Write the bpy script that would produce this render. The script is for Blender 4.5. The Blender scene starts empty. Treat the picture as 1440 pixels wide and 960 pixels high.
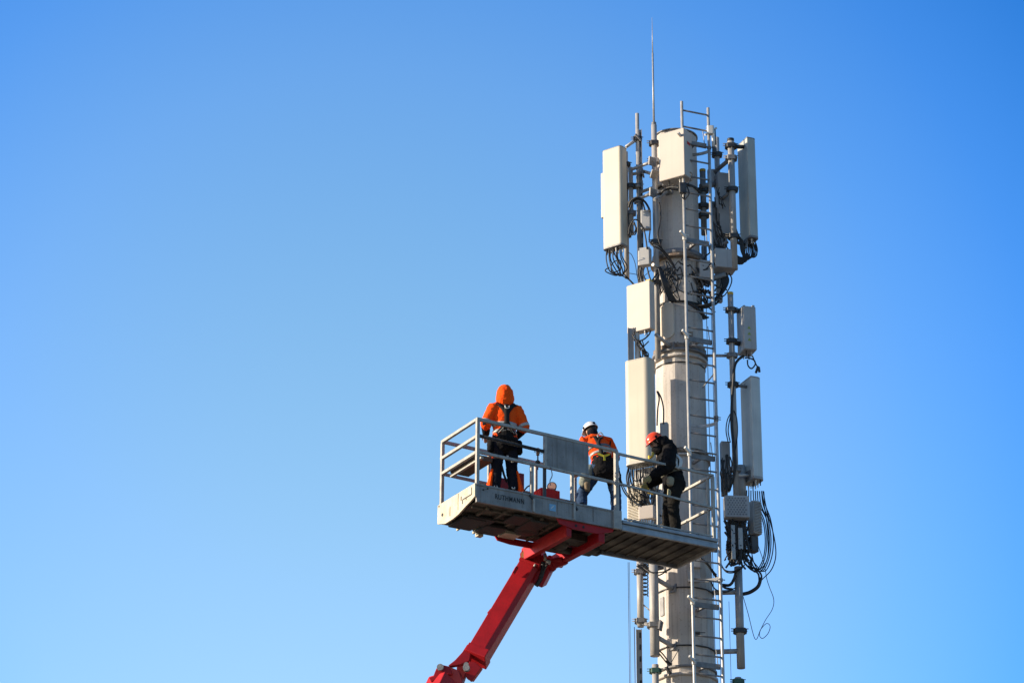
import bpy, bmesh, math, random
from mathutils import Vector, Matrix, noise
from mathutils.bvhtree import BVHTree
R = math.radians
random.seed(7)
sc = bpy.context.scene
col = sc.collection

# ------------------------------------------------------------------ camera
F_PX, PITCH, ROLL = 3800.0, R(23), R(0.3)
CAM = Vector((0, 0, 1.6))
fwd = Vector((0, math.cos(PITCH), math.sin(PITCH)))
rt = Vector((1, 0, 0)); up = rt.cross(fwd)
rt2 = rt*math.cos(ROLL) + up*math.sin(ROLL)
up2 = -rt*math.sin(ROLL) + up*math.cos(ROLL)
cd = bpy.data.cameras.new('camera'); co = bpy.data.objects.new('camera', cd); col.objects.link(co)
m = Matrix.Identity(3); m.col[0] = rt2; m.col[1] = up2; m.col[2] = -fwd
co.matrix_world = Matrix.Translation(CAM) @ m.to_4x4()
cd.sensor_width = 36; cd.lens = F_PX/1440*36; cd.clip_end = 5000; cd.clip_start = .5
sc.camera = co
# ------------------------------------------------------------------ sky, sun, exposure
SUN_EL, SUN_AZ = R(17), R(8)
to_sun = Vector((-math.cos(SUN_AZ)*math.cos(SUN_EL), -math.sin(SUN_AZ)*math.cos(SUN_EL), math.sin(SUN_EL)))
wd = bpy.data.worlds.new('World'); sc.world = wd; wd.use_nodes = True
nt = wd.node_tree; N = nt.nodes; L = nt.links
for n in list(N): N.remove(n)
sky = N.new('ShaderNodeTexSky'); sky.sky_type = 'NISHITA'; sky.sun_disc = False
sky.sun_elevation = SUN_EL; sky.sun_rotation = math.atan2(to_sun.x, to_sun.y)
sky.air_density = 1.0; sky.dust_density = 0.6; sky.ozone_density = 2.5
hs = N.new('ShaderNodeHueSaturation'); hs.inputs['Saturation'].default_value = 1.3; hs.inputs['Hue'].default_value = .5
bgn = N.new('ShaderNodeBackground'); bgn.inputs['Strength'].default_value = 0.13
tc = N.new('ShaderNodeTexCoord')
dt = N.new('ShaderNodeVectorMath'); dt.operation = 'DOT_PRODUCT'
dt.inputs[1].default_value = Vector((-.05, .93, .35)).normalized()
mr = N.new('ShaderNodeMapRange'); mr.inputs['From Min'].default_value = .90; mr.inputs['From Max'].default_value = 1.0
ramp = N.new('ShaderNodeValToRGB'); els = ramp.color_ramp.elements      # clearer blue high up, paler towards the lower left
SK = 2.8
stops = [(.0, (.72,.70,.72)), (.58, (.50,.90,1.30)), (.70, (.92,1.12,1.46)), (.80, (1.48,1.34,1.52)), (.90, (2.25,1.56,1.48)), (1.0, (2.75,1.70,1.33))]  # first stop: neutral sky beyond the view, set for its ambient fill
while len(els) < len(stops): els.new(.5)
for e_, (p_, c_) in zip(els, stops): e_.position = p_; e_.color = (*[v/SK for v in c_], 1)
mx = N.new('ShaderNodeVectorMath'); mx.operation = 'SCALE'; mx.inputs['Scale'].default_value = SK
L.new(ramp.outputs['Color'], mx.inputs[0])
mul = N.new('ShaderNodeMix'); mul.data_type = 'RGBA'; mul.blend_type = 'MULTIPLY'; mul.inputs['Factor'].default_value = 1
out = N.new('ShaderNodeOutputWorld')
L.new(tc.outputs['Generated'], dt.inputs[0]); L.new(dt.outputs['Value'], mr.inputs['Value'])
L.new(mr.outputs['Result'], ramp.inputs['Fac'])
L.new(sky.outputs[0], hs.inputs['Color']); L.new(hs.outputs[0], mul.inputs['A']); L.new(mx.outputs['Vector'], mul.inputs['B'])
L.new(mul.outputs['Result'], bgn.inputs['Color']); L.new(bgn.outputs[0], out.inputs['Surface'])
sd = bpy.data.lights.new('sun', 'SUN'); sd.energy = 4.0; sd.angle = R(.5); sd.color = (1, .85, .64)
so = bpy.data.objects.new('sun', sd); col.objects.link(so); so.location = (-20, 30, 40)
so.rotation_mode = 'QUATERNION'; so.rotation_quaternion = to_sun.to_track_quat('Z', 'Y')
sc.view_settings.view_transform = 'Standard'; sc.view_settings.look = 'None'
sc.view_settings.exposure = 0.8; sc.view_settings.gamma = 1

# ------------------------------------------------------------------ placing helpers
def at(x, y, Y):
    r = fwd + rt2*((x-720)/F_PX) - up2*((y-480)/F_PX)
    return CAM + r*(Y/r.y)
PPM = 78.0                      # pixels per metre near the mast

# ------------------------------------------------------------------ materials
MATS = {}
def mat(name, c1, c2=None, rough=.6, metal=0., nscale=3., detail=6, bump=0., bscale=40., streak=0., streakc=(.12,.09,.07), spec=.5, coat=0., speck=0., speckc=(.2,.12,.08)):
    if name in MATS: return MATS[name]
    mt = bpy.data.materials.new(name); mt.use_nodes = True
    nt = mt.node_tree; N = nt.nodes; L = nt.links; b = N['Principled BSDF']
    c2 = c2 or tuple(v*.8 for v in c1)
    g = N.new('ShaderNodeTexCoord')
    n1 = N.new('ShaderNodeTexNoise'); n1.inputs['Scale'].default_value = nscale; n1.inputs['Detail'].default_value = detail
    L.new(g.outputs['Object'], n1.inputs['Vector'])
    rp = N.new('ShaderNodeMapRange'); rp.inputs['From Min'].default_value = .35; rp.inputs['From Max'].default_value = .65
    L.new(n1.outputs['Fac'], rp.inputs['Value'])
    mx = N.new('ShaderNodeMix'); mx.data_type = 'RGBA'
    mx.inputs['A'].default_value = (*c1, 1); mx.inputs['B'].default_value = (*c2, 1); L.new(rp.outputs[0], mx.inputs['Factor'])
    c = mx.outputs['Result']
    if streak:
        mp = N.new('ShaderNodeMapping'); mp.inputs['Scale'].default_value = (22, 22, .8); L.new(g.outputs['Object'], mp.inputs['Vector'])
        n2 = N.new('ShaderNodeTexNoise'); n2.inputs['Scale'].default_value = 1; n2.inputs['Detail'].default_value = 5; L.new(mp.outputs[0], n2.inputs['Vector'])
        r2 = N.new('ShaderNodeMapRange'); r2.inputs['From Min'].default_value = .5; r2.inputs['From Max'].default_value = .75; r2.inputs['To Max'].default_value = streak
        L.new(n2.outputs['Fac'], r2.inputs['Value'])
        m2 = N.new('ShaderNodeMix'); m2.data_type = 'RGBA'; m2.inputs['B'].default_value = (*streakc, 1)
        L.new(r2.outputs[0], m2.inputs['Factor']); L.new(c, m2.inputs['A']); c = m2.outputs['Result']
    if speck:
        n3 = N.new('ShaderNodeTexNoise'); n3.inputs['Scale'].default_value = 28; n3.inputs['Detail'].default_value = 4; L.new(g.outputs['Object'], n3.inputs['Vector'])
        r3 = N.new('ShaderNodeMapRange'); r3.inputs['From Min'].default_value = .6; r3.inputs['From Max'].default_value = .68; r3.inputs['To Max'].default_value = speck
        L.new(n3.outputs['Fac'], r3.inputs['Value'])
        m3 = N.new('ShaderNodeMix'); m3.data_type = 'RGBA'; m3.inputs['B'].default_value = (*speckc, 1)
        L.new(r3.outputs[0], m3.inputs['Factor']); L.new(c, m3.inputs['A']); c = m3.outputs['Result']
    L.new(c, b.inputs['Base Color'])
    b.inputs['Roughness'].default_value = rough; b.inputs['Metallic'].default_value = metal
    b.inputs['Specular IOR Level'].default_value = spec; b.inputs['Coat Weight'].default_value = coat
    if bump:
        nb = N.new('ShaderNodeTexNoise'); nb.inputs['Scale'].default_value = bscale; nb.inputs['Detail'].default_value = 4; L.new(g.outputs['Object'], nb.inputs['Vector'])
        bp = N.new('ShaderNodeBump'); bp.inputs['Strength'].default_value = bump; bp.inputs['Distance'].default_value = .02
        L.new(nb.outputs['Fac'], bp.inputs['Height']); L.new(bp.outputs[0], b.inputs['Normal'])
    MATS[name] = mt; return mt
M_MAST = mat('mast paint', (.62,.57,.53), (.50,.46,.43), .65, 0, 1.6, streak=.35, bump=.15, bscale=12, speck=.35)
M_RUST = mat('rusty flange', (.33,.27,.22), (.17,.12,.09), .8, .1, 14, bump=.5, speck=.7, speckc=(.10,.06,.04))
M_GALV = mat('galvanised steel', (.50,.50,.50), (.36,.36,.37), .5, .35, 9, bump=.1, streak=.25, speck=.3)
M_GALVD = mat('weathered galvanised steel', (.30,.30,.31), (.20,.20,.21), .6, .3, 9, bump=.2, speck=.4)
M_POLE = mat('grey painted pole', (.46,.45,.44), (.38,.37,.37), .55, .1, 5, streak=.25)
M_RADOME = mat('cream antenna radome', (.60,.55,.45), (.54,.49,.40), .5, 0, 1.3, streak=.18, streakc=(.45,.38,.3))
M_RADOMEG = mat('grey green antenna radome', (.50,.53,.50), (.42,.45,.43), .5, 0, 2, streak=.35, streakc=(.22,.2,.17))
M_BOX = mat('off white radio housing', (.57,.51,.46), (.52,.465,.42), .5, 0, 2, streak=.12, streakc=(.4,.33,.3))
M_RRU = mat('light grey radio housing', (.48,.48,.48), (.41,.41,.42), .5, 0, 4, streak=.2)
M_DARK = mat('dark rubber', (.018,.018,.02), (.03,.03,.034), .55)
M_DKMET = mat('dark steel clamp', (.09,.09,.09), (.05,.05,.055), .5, .5, 12)
M_YEL = mat('yellow cap', (.75,.55,.06), (.65,.42,.05), .5)
M_WHITE = mat('white plastic', (.8,.79,.76), (.72,.7,.67), .45)
M_RED = mat('red boom paint', (.48,.013,.020), (.36,.010,.016), .5, 0, 3, bump=.05, spec=.3, speck=.35, speckc=(.25,.02,.02), streak=.2, streakc=(.2,.015,.02))
M_REDB = mat('red box paint', (.62,.010,.012), (.52,.009,.010), .55, spec=.25)
M_ALU = mat('dusty aluminium', (.47,.45,.41), (.34,.33,.31), .55, .2, 7, bump=.15, streak=.35, streakc=(.2,.17,.13), speck=.35)
M_ALUP = mat('aluminium sheet', (.34,.33,.32), (.22,.215,.21), .55, .2, 3, bump=.15, streak=.55, speck=.45)
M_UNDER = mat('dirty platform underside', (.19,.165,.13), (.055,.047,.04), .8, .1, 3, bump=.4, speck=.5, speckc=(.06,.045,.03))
M_RUNG = mat('ladder aluminium', (.58,.57,.55), (.46,.45,.44), .45, .3, 8, streak=.2)
M_BLACKT = mat('black lettering', (.012,.012,.014))
M_STK = mat('pale blue sticker', (.25,.50,.72), (.2,.45,.7))
M_ORANGE = mat('orange hi-vis cloth', (1.0,.11,.010), (.95,.08,.008), .85, 0, 6, bump=.5, bscale=22, spec=.12)
M_ORANGEV = mat('orange vest cloth', (1.0,.10,.012), (.92,.075,.010), .85, 0, 6, bump=.4, bscale=22, spec=.12)
M_NAVY = mat('navy work cloth', (.008,.009,.016), (.014,.014,.022), .85, 0, 8, bump=.5, bscale=25, spec=.12)
M_BLACKC = mat('black work cloth', (.008,.008,.010), (.016,.015,.016), .9, 0, 8, bump=.6, bscale=22, spec=.12)
M_JEANS = mat('blue denim', (.045,.085,.17), (.025,.05,.11), .85, 0, 9, bump=.4, bscale=25, spec=.12)
M_REFL = mat('silver reflective tape', (.50,.49,.46), (.40,.39,.38), .4, .1)
M_SKIN = mat('skin', (.52,.30,.21), (.46,.25,.17), .55)
M_HARN = mat('black harness webbing', (.015,.015,.017), (.03,.03,.03), .7, spec=.12)
M_HYEL = mat('yellow harness webbing', (.60,.55,.05), (.5,.45,.05), .7)
M_HELW = mat('white helmet shell', (.80,.80,.80), (.74,.74,.75), .3, coat=.3)
M_HELR = mat('orange red helmet shell', (.95,.085,.015), (.78,.05,.015), .3, coat=.4)
M_GREYC = mat('grey green pouch cloth', (.30,.33,.30), (.20,.22,.2), .85, bump=.3)
M_BOOT = mat('brown leather boot', (.10,.06,.035), (.06,.04,.03), .6)
M_GLOVE = mat('yellow grey work glove', (.45,.36,.12), (.25,.22,.16), .8)
M_GLASS = mat('lamp lens', (.45,.30,.25), (.35,.22,.2), .15)
M_GREEN = mat('green painted clamp', (.05,.16,.12), (.04,.10,.08), .6)

# ------------------------------------------------------------------ mesh helpers
class MB:
    def __init__(s): s.v = []; s.f = []; s.sm = []
    def add(s, vs, fs, smooth=False):
        o = len(s.v); s.v += [Vector(v) for v in vs]
        for f in fs: s.f.append([o+i for i in f]); s.sm.append(smooth)
        return s
    def box(s, c, d, mtx=None):
        x, y, z = d[0]/2, d[1]/2, d[2]/2; c = Vector(c)
        vs = [Vector((sx*x, sy*y, sz*z)) for sz in (-1, 1) for sy in (-1, 1) for sx in (-1, 1)]
        if mtx is not None: vs = [mtx @ v for v in vs]
        return s.add([c+v for v in vs], [(0,2,3,1),(4,5,7,6),(0,1,5,4),(2,6,7,3),(0,4,6,2),(1,3,7,5)])
    def bar(s, a, b, w, h, upv=(0,0,1)):          # rectangular bar, w sideways, h along upv
        a, b = Vector(a), Vector(b); d = (b-a); t = d.normalized(); u = Vector(upv)
        sd = t.cross(u)
        if sd.length < 1e-4: sd = t.cross(Vector((0,1,0)))
        sd.normalize(); u = sd.cross(t).normalized()
        vs = [p + sd*(i*w/2) + u*(j*h/2) for p in (a, b) for j in (-1,1) for i in (-1,1)]
        return s.add(vs, [(0,2,3,1),(4,5,7,6),(0,1,5,4),(2,6,7,3),(0,4,6,2),(1,3,7,5)])
    def tube(s, pts, r, n=8, cap=True):
        pts = [Vector(p) for p in pts]; rs = r if isinstance(r, (list, tuple)) else [r]*len(pts)
        k = len(pts); vs = []; ref = None
        for i, p in enumerate(pts):
            t = (pts[min(i+1,k-1)] - pts[max(i-1,0)])
            t = t.normalized() if t.length > 1e-9 else Vector((0,0,1))
            if ref is None:
                ref = t.orthogonal().normalized()
            ref = (ref - t*ref.dot(t)); ref = ref.normalized() if ref.length > 1e-6 else t.orthogonal().normalized()
            b = t.cross(ref)
            for j in range(n):
                a = 2*math.pi*j/n; vs.append(p + (ref*math.cos(a) + b*math.sin(a))*rs[i])
        fs = [(i*n+j, i*n+(j+1)%n, (i+1)*n+(j+1)%n, (i+1)*n+j) for i in range(k-1) for j in range(n)]
        o = len(s.v); s.add(vs, fs, True)
        if cap:
            s.f.append([o+j for j in range(n)][::-1]); s.sm.append(False)
            s.f.append([o+(k-1)*n+j for j in range(n)]); s.sm.append(False)
        return s
    def prism(s, prof, z0, z1, mtx=None, smooth=False, inset=0., chamf=0.):   # profile list (x,y) ccw
        n = len(prof); cx = sum(p[0] for p in prof)/n; cy = sum(p[1] for p in prof)/n
        rings = []
        def ring(z, k):
            return [Vector((cx+(p[0]-cx)*k, cy+(p[1]-cy)*k, z)) for p in prof]
        if chamf: rings = [ring(z0, 1-inset), ring(z0+chamf, 1), ring(z1-chamf, 1), ring(z1, 1-inset)]
        else: rings = [ring(z0, 1), ring(z1, 1)]
        vs = [v for r_ in rings for v in r_]
        if mtx is not None: vs = [mtx @ v for v in vs]
        o = len(s.v); k = len(rings)
        s.add(vs, [(i*n+j, i*n+(j+1)%n, (i+1)*n+(j+1)%n, (i+1)*n+j) for i in range(k-1) for j in range(n)], smooth)
        s.f.append([o+j for j in range(n)][::-1]); s.sm.append(False)
        s.f.append([o+(k-1)*n+j for j in range(n)]); s.sm.append(False)
        return s
    def ball(s, c, r, n=12, m_=8, mtx=None):
        c = Vector(c); r = Vector(r) if not isinstance(r, (int, float)) else Vector((r,r,r)); vs = []
        for i in range(1, m_):
            th = math.pi*i/m_
            for j in range(n):
                a = 2*math.pi*j/n; vs.append(Vector((r.x*math.sin(th)*math.cos(a), r.y*math.sin(th)*math.sin(a), -r.z*math.cos(th))))
        vs.append(Vector((0,0,-r.z))); vs.append(Vector((0,0,r.z)))
        if mtx is not None: vs = [mtx @ v for v in vs]
        k = m_-1; fs = [(i*n+j, i*n+(j+1)%n, (i+1)*n+(j+1)%n, (i+1)*n+j) for i in range(k-1) for j in range(n)]
        fs += [(k*n, (j+1)%n, j) for j in range(n)] + [(k*n+1, (k-1)*n+j, (k-1)*n+(j+1)%n) for j in range(n)]
        return s.add([c+v for v in vs], fs, True)
    def mesh(s, name):
        me = bpy.data.meshes.new(name); me.from_pydata(s.v, [], s.f); me.polygons.foreach_set('use_smooth', s.sm); me.update(); return me
    def build(s, name, mt, parent=None, bevel=0., label=None):
        me = s.mesh(name)
        if bevel:
            bm = bmesh.new(); bm.from_mesh(me)
            bmesh.ops.remove_doubles(bm, verts=bm.verts, dist=1e-5)
            ed = [e for e in bm.edges if len(e.link_faces) == 2 and e.calc_face_angle(0) > .6]
            bmesh.ops.bevel(bm, geom=ed, offset=bevel, segments=2, affect='EDGES', profile=.6, clamp_overlap=True)
            bm.to_mesh(me); bm.free()
        me.materials.append(mt)
        o = bpy.data.objects.new(name, me); col.objects.link(o)
        if parent is not None: o.parent = parent
        if label: o['label'] = label
        return o
def empty(name, loc, label, cat, group=None, rz=0.):
    o = bpy.data.objects.new(name, None); col.objects.link(o); o.location = loc; o.rotation_euler = (0,0,rz)
    o.empty_display_size = .2
    o['label'] = label; o['category'] = cat
    if group: o['group'] = group
    return o
def tag(o, label, cat, group=None):
    o['label'] = label; o['category'] = cat
    if group: o['group'] = group
    return o
def loc_fix(o, origin):        # move an object's origin to a point while keeping its mesh in place
    origin = Vector(origin)
    for v in o.data.vertices: v.co -= origin
    o.location = origin; return o
def smooth_pts(P, n=8):
    P = [Vector(p) for p in P]
    if len(P) < 3:
        return [P[0].lerp(P[-1], i/n) for i in range(n+1)]
    Q = [P[0]*2-P[1]] + P + [P[-1]*2-P[-2]]; out_ = []
    for i in range(1, len(Q)-2):
        for k in range(n):
            t = k/n; a, b, c, d = Q[i-1], Q[i], Q[i+1], Q[i+2]
            out_.append(.5*((2*b) + (c-a)*t + (2*a-5*b+4*c-d)*t*t + (3*b-a-3*c+d)*t**3))
    out_.append(P[-1]); return out_
def rrect(w, d, rf, rb, n=7):   # rounded rectangle, front at -y with radius rf, back at +y with radius rb
    pr = []
    for cx, cy, r_, a0 in ((w/2-rb, d/2-rb, rb, 0), (-w/2+rb, d/2-rb, rb, 90), (-w/2+rf, -d/2+rf, rf, 180), (w/2-rf, -d/2+rf, rf, 270)):
        for k in range(n+1):
            a = R(a0+90*k/n); pr.append((cx+r_*math.cos(a), cy+r_*math.sin(a)))
    return pr

# ------------------------------------------------------------------ ground
g = MB(); G = 1500
n_ = 12
g.add([(-G+2*G*i/n_, -G+2*G*j/n_, 0) for j in range(n_+1) for i in range(n_+1)], [(j*(n_+1)+i, j*(n_+1)+i+1, (j+1)*(n_+1)+i+1, (j+1)*(n_+1)+i) for j in range(n_) for i in range(n_)])
go = g.build('ground', mat('asphalt and dry grass', (.17,.145,.11), (.11,.095,.075), .9, 0, .05, bump=.3))
go['kind'] = 'structure'

# ------------------------------------------------------------------ mast
AX = Vector((3.03, 45.0, 0))
def zat(y, px=955, Y=45.0): return at(px, y, Y).z
def ngon(r, n=12, a0=15): return [(r*math.cos(R(a0+360*k/n)), r*math.sin(R(a0+360*k/n))) for k in range(n)]
mast = empty('telecom_mast', AX, 'tall weathered pale grey twelve sided mast carrying the antennas', 'mast')
def shaft(z0, z1, r0, r1, mt=M_MAST):
    b = MB(); k = 10; n = 12; vs = []
    for i in range(k+1):
        t = i/k
        vs += [Vector((x, y, z0+(z1-z0)*t)) for x, y in ngon(r0+(r1-r0)*t)]
    b.add(vs, [(i*n+j, i*n+(j+1)%n, (i+1)*n+(j+1)%n, (i+1)*n+j) for i in range(k) for j in range(n)])
    b.f.append(list(range(n))[::-1]); b.sm.append(False); b.f.append([k*n+j for j in range(n)]); b.sm.append(False)
    return b.build('shaft_section', mt, mast, bevel=.008)
def rad(y):  # mast radius by picture row of the section
    return .497-(900-y)*(.497-.425)/570
ZJ = [0, zat(958), zat(650), zat(503), zat(372), zat(196)]
RJ = [.72, .515, .475, .455, .425, .40]
for i in range(5):
    shaft(ZJ[i]+(.001 if i else 0), ZJ[i+1]-.001, RJ[i]-(.0 if i == 0 else .012*(1 if i > 0 else 0)), RJ[i+1])
def ring(z, r, h, mt, name, round_=False, r_in=None):
    b = MB()
    n = 48; pr = [(r*math.cos(2*math.pi*k/n), r*math.sin(2*math.pi*k/n)) for k in range(n)]
    b.prism(pr, z-h/2, z+h/2, smooth=True); return b.build(name, mt, mast)
ring(ZJ[3]-.02, .50, .05, M_GALVD, 'flange'); ring(ZJ[3]+.05, .478, .09, M_RUST, 'joint_collar', ); ring(ZJ[3]-.13, .492, .05, M_MAST, 'flange')
ring(ZJ[2]-.02, .505, .04, M_MAST, 'flange'); ring(ZJ[2]+.07, .482, .08, M_RUST, 'joint_collar'); 
ring(ZJ[4]-.02, .50, .06, M_RUST, 'flange'); ring(ZJ[4]+.07, .47, .10, M_GALVD, 'joint_collar')
ring(ZJ[1], .545, .05, M_MAST, 'flange'); ring(ZJ[1]+.14, .53, .035, M_GALVD, 'flange')
for y in (272, 437): ring(zat(y), rad(y)+.015, .03, M_DKMET, 'strap_band')
for y in (837, 918, 522): ring(zat(y), rad(y)+.012, .022, M_DKMET, 'strap_band')
ring(ZJ[5]+.012, .42, .022, M_GALVD, 'top_plate')
# bolts round the main joint
for zz, rr in ((ZJ[3]+.10, .462),):
    for k in range(24):
        a = R(k*15+7); b = MB(); b.prism(ngon(.018, 6), zz-.015, zz+.015, Matrix.Translation((rr*math.cos(a), rr*math.sin(a), 0)))
        b.build('bolt', M_RUST, mast)
# chamfered cover plate on the lit facet
def facet_plate(az, z0, z1, w, c, r, t, mt, name):
    pr = [(-w/2+c, z0), (w/2-c, z0), (w/2, z0+c), (w/2, z1-c), (w/2-c, z1), (-w/2+c, z1), (-w/2, z1-c), (-w/2, z0+c)]
    b = MB(); n = len(pr); mt4 = Matrix.Rotation(R(az), 4, 'Z')
    vs = [mt4 @ Vector((x, -r-yy, z)) for yy in (0, t) for x, z in pr]
    b.add(vs, [tuple(range(n)), tuple(range(2*n-1, n-1, -1))] + [(j, n+j, n+(j+1)%n, (j+1)%n) for j in range(n)])
    return b.build(name, mt, mast)
facet_plate(-30, zat(487), zat(437), .235, .07, .442*.97, .03, mat('cream painted cover plate', (.72,.68,.60), (.68,.63,.55), .55), 'cover_plate')
facet_plate(-60, zat(487), zat(440), .20, .05, .442*.97, .025, MATS['cream painted cover plate'], 'cover_plate')
facet_plate(-58, zat(872), zat(846), .11, .01, .50*.955, .02, M_GALVD, 'cover_plate')
# small bracket boxes on the mast
b = MB(); b.box((.13, -.50, zat(820)), (.22, .06, .24)); b.box((.13,-.56, zat(830)), (.2,.08,.05)); b.build('cable_entry_box', M_GALV, mast, bevel=.004)
b = MB(); b.box((.16, -.5, zat(902)), (.10, .08, .05)); b.tube([(.12,-.55,zat(902)),(.30,-.56,zat(902))], .008); b.box((.11,-.53,zat(895)),(.03,.05,.14)); b.build('latch', M_DKMET, mast)
b = MB(); b.box((.02, -.47, zat(481)), (.05,.04,.06)); b.build('cable_clip', M_RUST, mast); b = MB(); b.box((.16,-.48,zat(485)), (.10,.05,.10)); b.build('cable_clip', M_RUST, mast)

# ------------------------------------------------------------------ ladder
LZ = R(25); lu = Vector((math.cos(LZ), math.sin(LZ), 0)); ln = Vector((math.sin(LZ), -math.cos(LZ), 0))
pl = at(968.5, 590, 44.13); plr = at(1007.3, 590, 44.33)
Lx = Vector((pl.x, pl.y, 0)); Rx = Vector((plr.x, plr.y, 0)); lu = (Rx-Lx).normalized(); LW = (Rx-Lx).length
lad = empty('access_ladder', Lx, 'long narrow metal ladder with bare rungs fixed up the right side of the mast', 'ladder')
def lp(u, o, z): return lu*u + ln*o + Vector((0,0,z))
def zl(y): return at(967, y, Lx.y).z
ztop = zl(143)
for u, zt in ((0, ztop), (LW, at(996.5, 152, Rx.y).z)):
    b = MB(); b.tube([lp(u,0,2.5), lp(u,0,zt)], .028, 12); b.build('rail', M_RUNG, lad)
zr = zl(155); sp = (zl(155)-zl(919))/31.0; k = 0
while zr - k*sp > 2.6:
    z = zr-k*sp; b = MB(); b.tube([lp(.02,0,z), lp(LW-.02,0,z)], .017, 8); b.build('rung', M_GALVD, lad); k += 1
for y in (196, 334, 473, 637, 765, 846, 930):
    z = zl(y)
    b = MB()
    b.bar(lp(.03,-.05,z-.02), lp(LW-.03,-.05,z-.02), .035, .09)             # channel across the back
    b.box(lp(LW*.5,-.30,z-.02), (.05,.5,.05), Matrix.Rotation(math.atan2(ln.y, ln.x)+math.pi/2, 3, 'Z'))
    b.build('bracket', M_GALVD, lad)
    b = MB(); b.bar(lp(-.14,.10,z+.06), lp(.0,.03,z-.01), .035, .045); b.prism(rrect(.075,.075,.02,.02), z-.05, z+.05, Matrix.Translation(lp(0,0,0)))
    b.tube([lp(-.05,.05,z+.03), lp(.06,.05,z+.03)], .012, 6); b.build('rail_clamp', M_WHITE if y in (334,473,637,846) else M_RUNG, lad)
    b = MB(); b.tube([lp(LW-.06,-.05,z-.02), lp(LW-.10,-.04,z+.28)], .008, 6); b.build('stay', M_GALV, lad)
for y in (213, 595, 812):          # curved arms that reach back to the mast
    z = at(1004, y, Rx.y).z; b = MB()
    pts = smooth_pts([lp(LW,.0,z), lp(LW-.10,-.10,z-.02), lp(LW-.22,-.2,z-.02), lp(LW-.35,-.25,z)], 5)
    for a_, c_ in zip(pts, pts[1:]): b.bar(a_, c_, .02, .055)
    b.build('curved_arm', M_GALV, lad)
for y in (182, 208, 376, 587, 590, 815):
    z = at(1000, y, Rx.y).z; b = MB(); b.prism(ngon(.04, 8), z-.03, z+.03, Matrix.Translation(lp(LW,0,0))); b.tube([lp(LW-.07,.03,z), lp(LW+.07,.03,z)], .009, 6); b.build('rail_joint', M_GALVD, lad)

b = MB(); zf = at(998, 183, Rx.y).z
b.prism(rrect(.13,.11,.03,.03), zf-.10, zf+.06, Matrix.Translation(lp(LW+.02,.03,0))); b.tube([lp(LW-.10,.04,zf-.14), lp(LW+.14,.04,zf+.05)], .02, 8)
b.tube([lp(LW+.07,.04,zf-.02), lp(LW+.07,.04,zf-.36)], .034, 10); b.build('fall_arrest_head', M_WHITE, lad)
b = MB(); b.tube([lp(LW+.10,.04,zf+.02), lp(LW+.11,.04,zf-.30)], .02, 8); b.box(lp(LW+.08,.04,zf-.42), (.07,.07,.12)); b.build('shock_absorber', M_DKMET, lad)
# ------------------------------------------------------------------ generic builders for the mast gear
def pole(px0, y0, y1, Y, r, name, label, cat, group=None, mt=None, cap=None, px1=None, clamps=(), n=16):
    """vertical tube whose top is at picture row y0 and bottom at y1"""
    p1 = at(px0, y0, Y); zb = at(px0, y1, Y).z
    px = Vector((p1.x, Y, zb))
    t = empty(name, px, label, cat, group)
    h = p1.z - zb
    b = MB(); b.tube([(0,0,0),(0,0,h)], r, n); b.build('tube', mt or M_POLE, t)
    if cap: b = MB(); b.tube([(0,0,h+.001),(0,0,h+.05)], r*1.06, n); b.build('end_cap', cap, t)
    for cy, mtc in clamps:
        z = at(px0, cy, Y).z-zb
        b = MB(); b.prism(rrect(2*r+.05, 2*r+.05, .03, .03), z-.04, z+.04)
        b.tube([(-r-.09,-r-.01,z+.02),(r+.07,-r-.01,z+.02)], .008, 6); b.tube([(-r-.09,-r-.01,z-.02),(r+.05,-r-.01,z-.02)], .008, 6)
        b.box((-r-.035,0,z),(.02,.12,.07)); b.box((r+.035,0,z),(.02,.12,.07))
        b.build('clamp', mtc, t)
    return t, p1, zb
def panel(pxc, ytop, ybot, Y, az, w, d, name, label, cat, group=None, mt=M_BOX, rf=.02, rb=.01, inset=.04, ch=.012, capm=None, ncon=0, conrow=2, bracket_rows=(), fins=False, cap_h=.05):
    p = at(pxc, ybot, Y); zt = at(pxc, ytop, Y).z; h = zt-p.z
    t = empty(name, p, label, cat, group, R(az))
    pr = rrect(w, d, rf, rb)
    b = MB()
    if capm:
        b.prism(pr, cap_h, h-cap_h*.5); b.build('radome', mt, t)
        for z0, z1, nm in ((0, cap_h-.002, 'bottom_cap'), (h-cap_h*.5+.002, h, 'top_cap')):
            c = MB(); c.prism([(x*1.012, y*1.012) for x, y in pr], z0, z1); c.build(nm, capm, t)
    else:
        b.prism(pr, 0, h, inset=inset, chamf=ch); b.build('housing', mt, t)
    if fins:
        b = MB(); k = int(h/.03)
        for i in range(k): b.box((0, -d/2-.012, .02+(i+.5)*(h-.04)/k), (w*.86, .024, .010))
        b.build('cooling_fins', mt, t)
    for i in range(ncon):
        cx = -w/2+w*(i//conrow+.7)/((ncon-1)//conrow+1.4); cy = (-d/2+d*.28) + (i % conrow)*d*.4
        c = MB(); c.tube([(cx,cy,-.001),(cx,cy,-.05)], .014, 8); c.tube([(cx,cy,-.05),(cx,cy,-.10)], .010, 8); c.build('connector', M_WHITE if i % 3 else M_DKMET, t)
    for f in bracket_rows:
        c = MB(); z = h*f; c.box((0, d/2+.04, z), (.16,.08,.06)); c.box((0, d/2+.11, z), (.10,.07,.05)); c.tube([(-.09,d/2+.10,z),(.09,d/2+.10,z)], .010, 6); c.build('bracket', M_DKMET, t)
    return t, p, h
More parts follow.
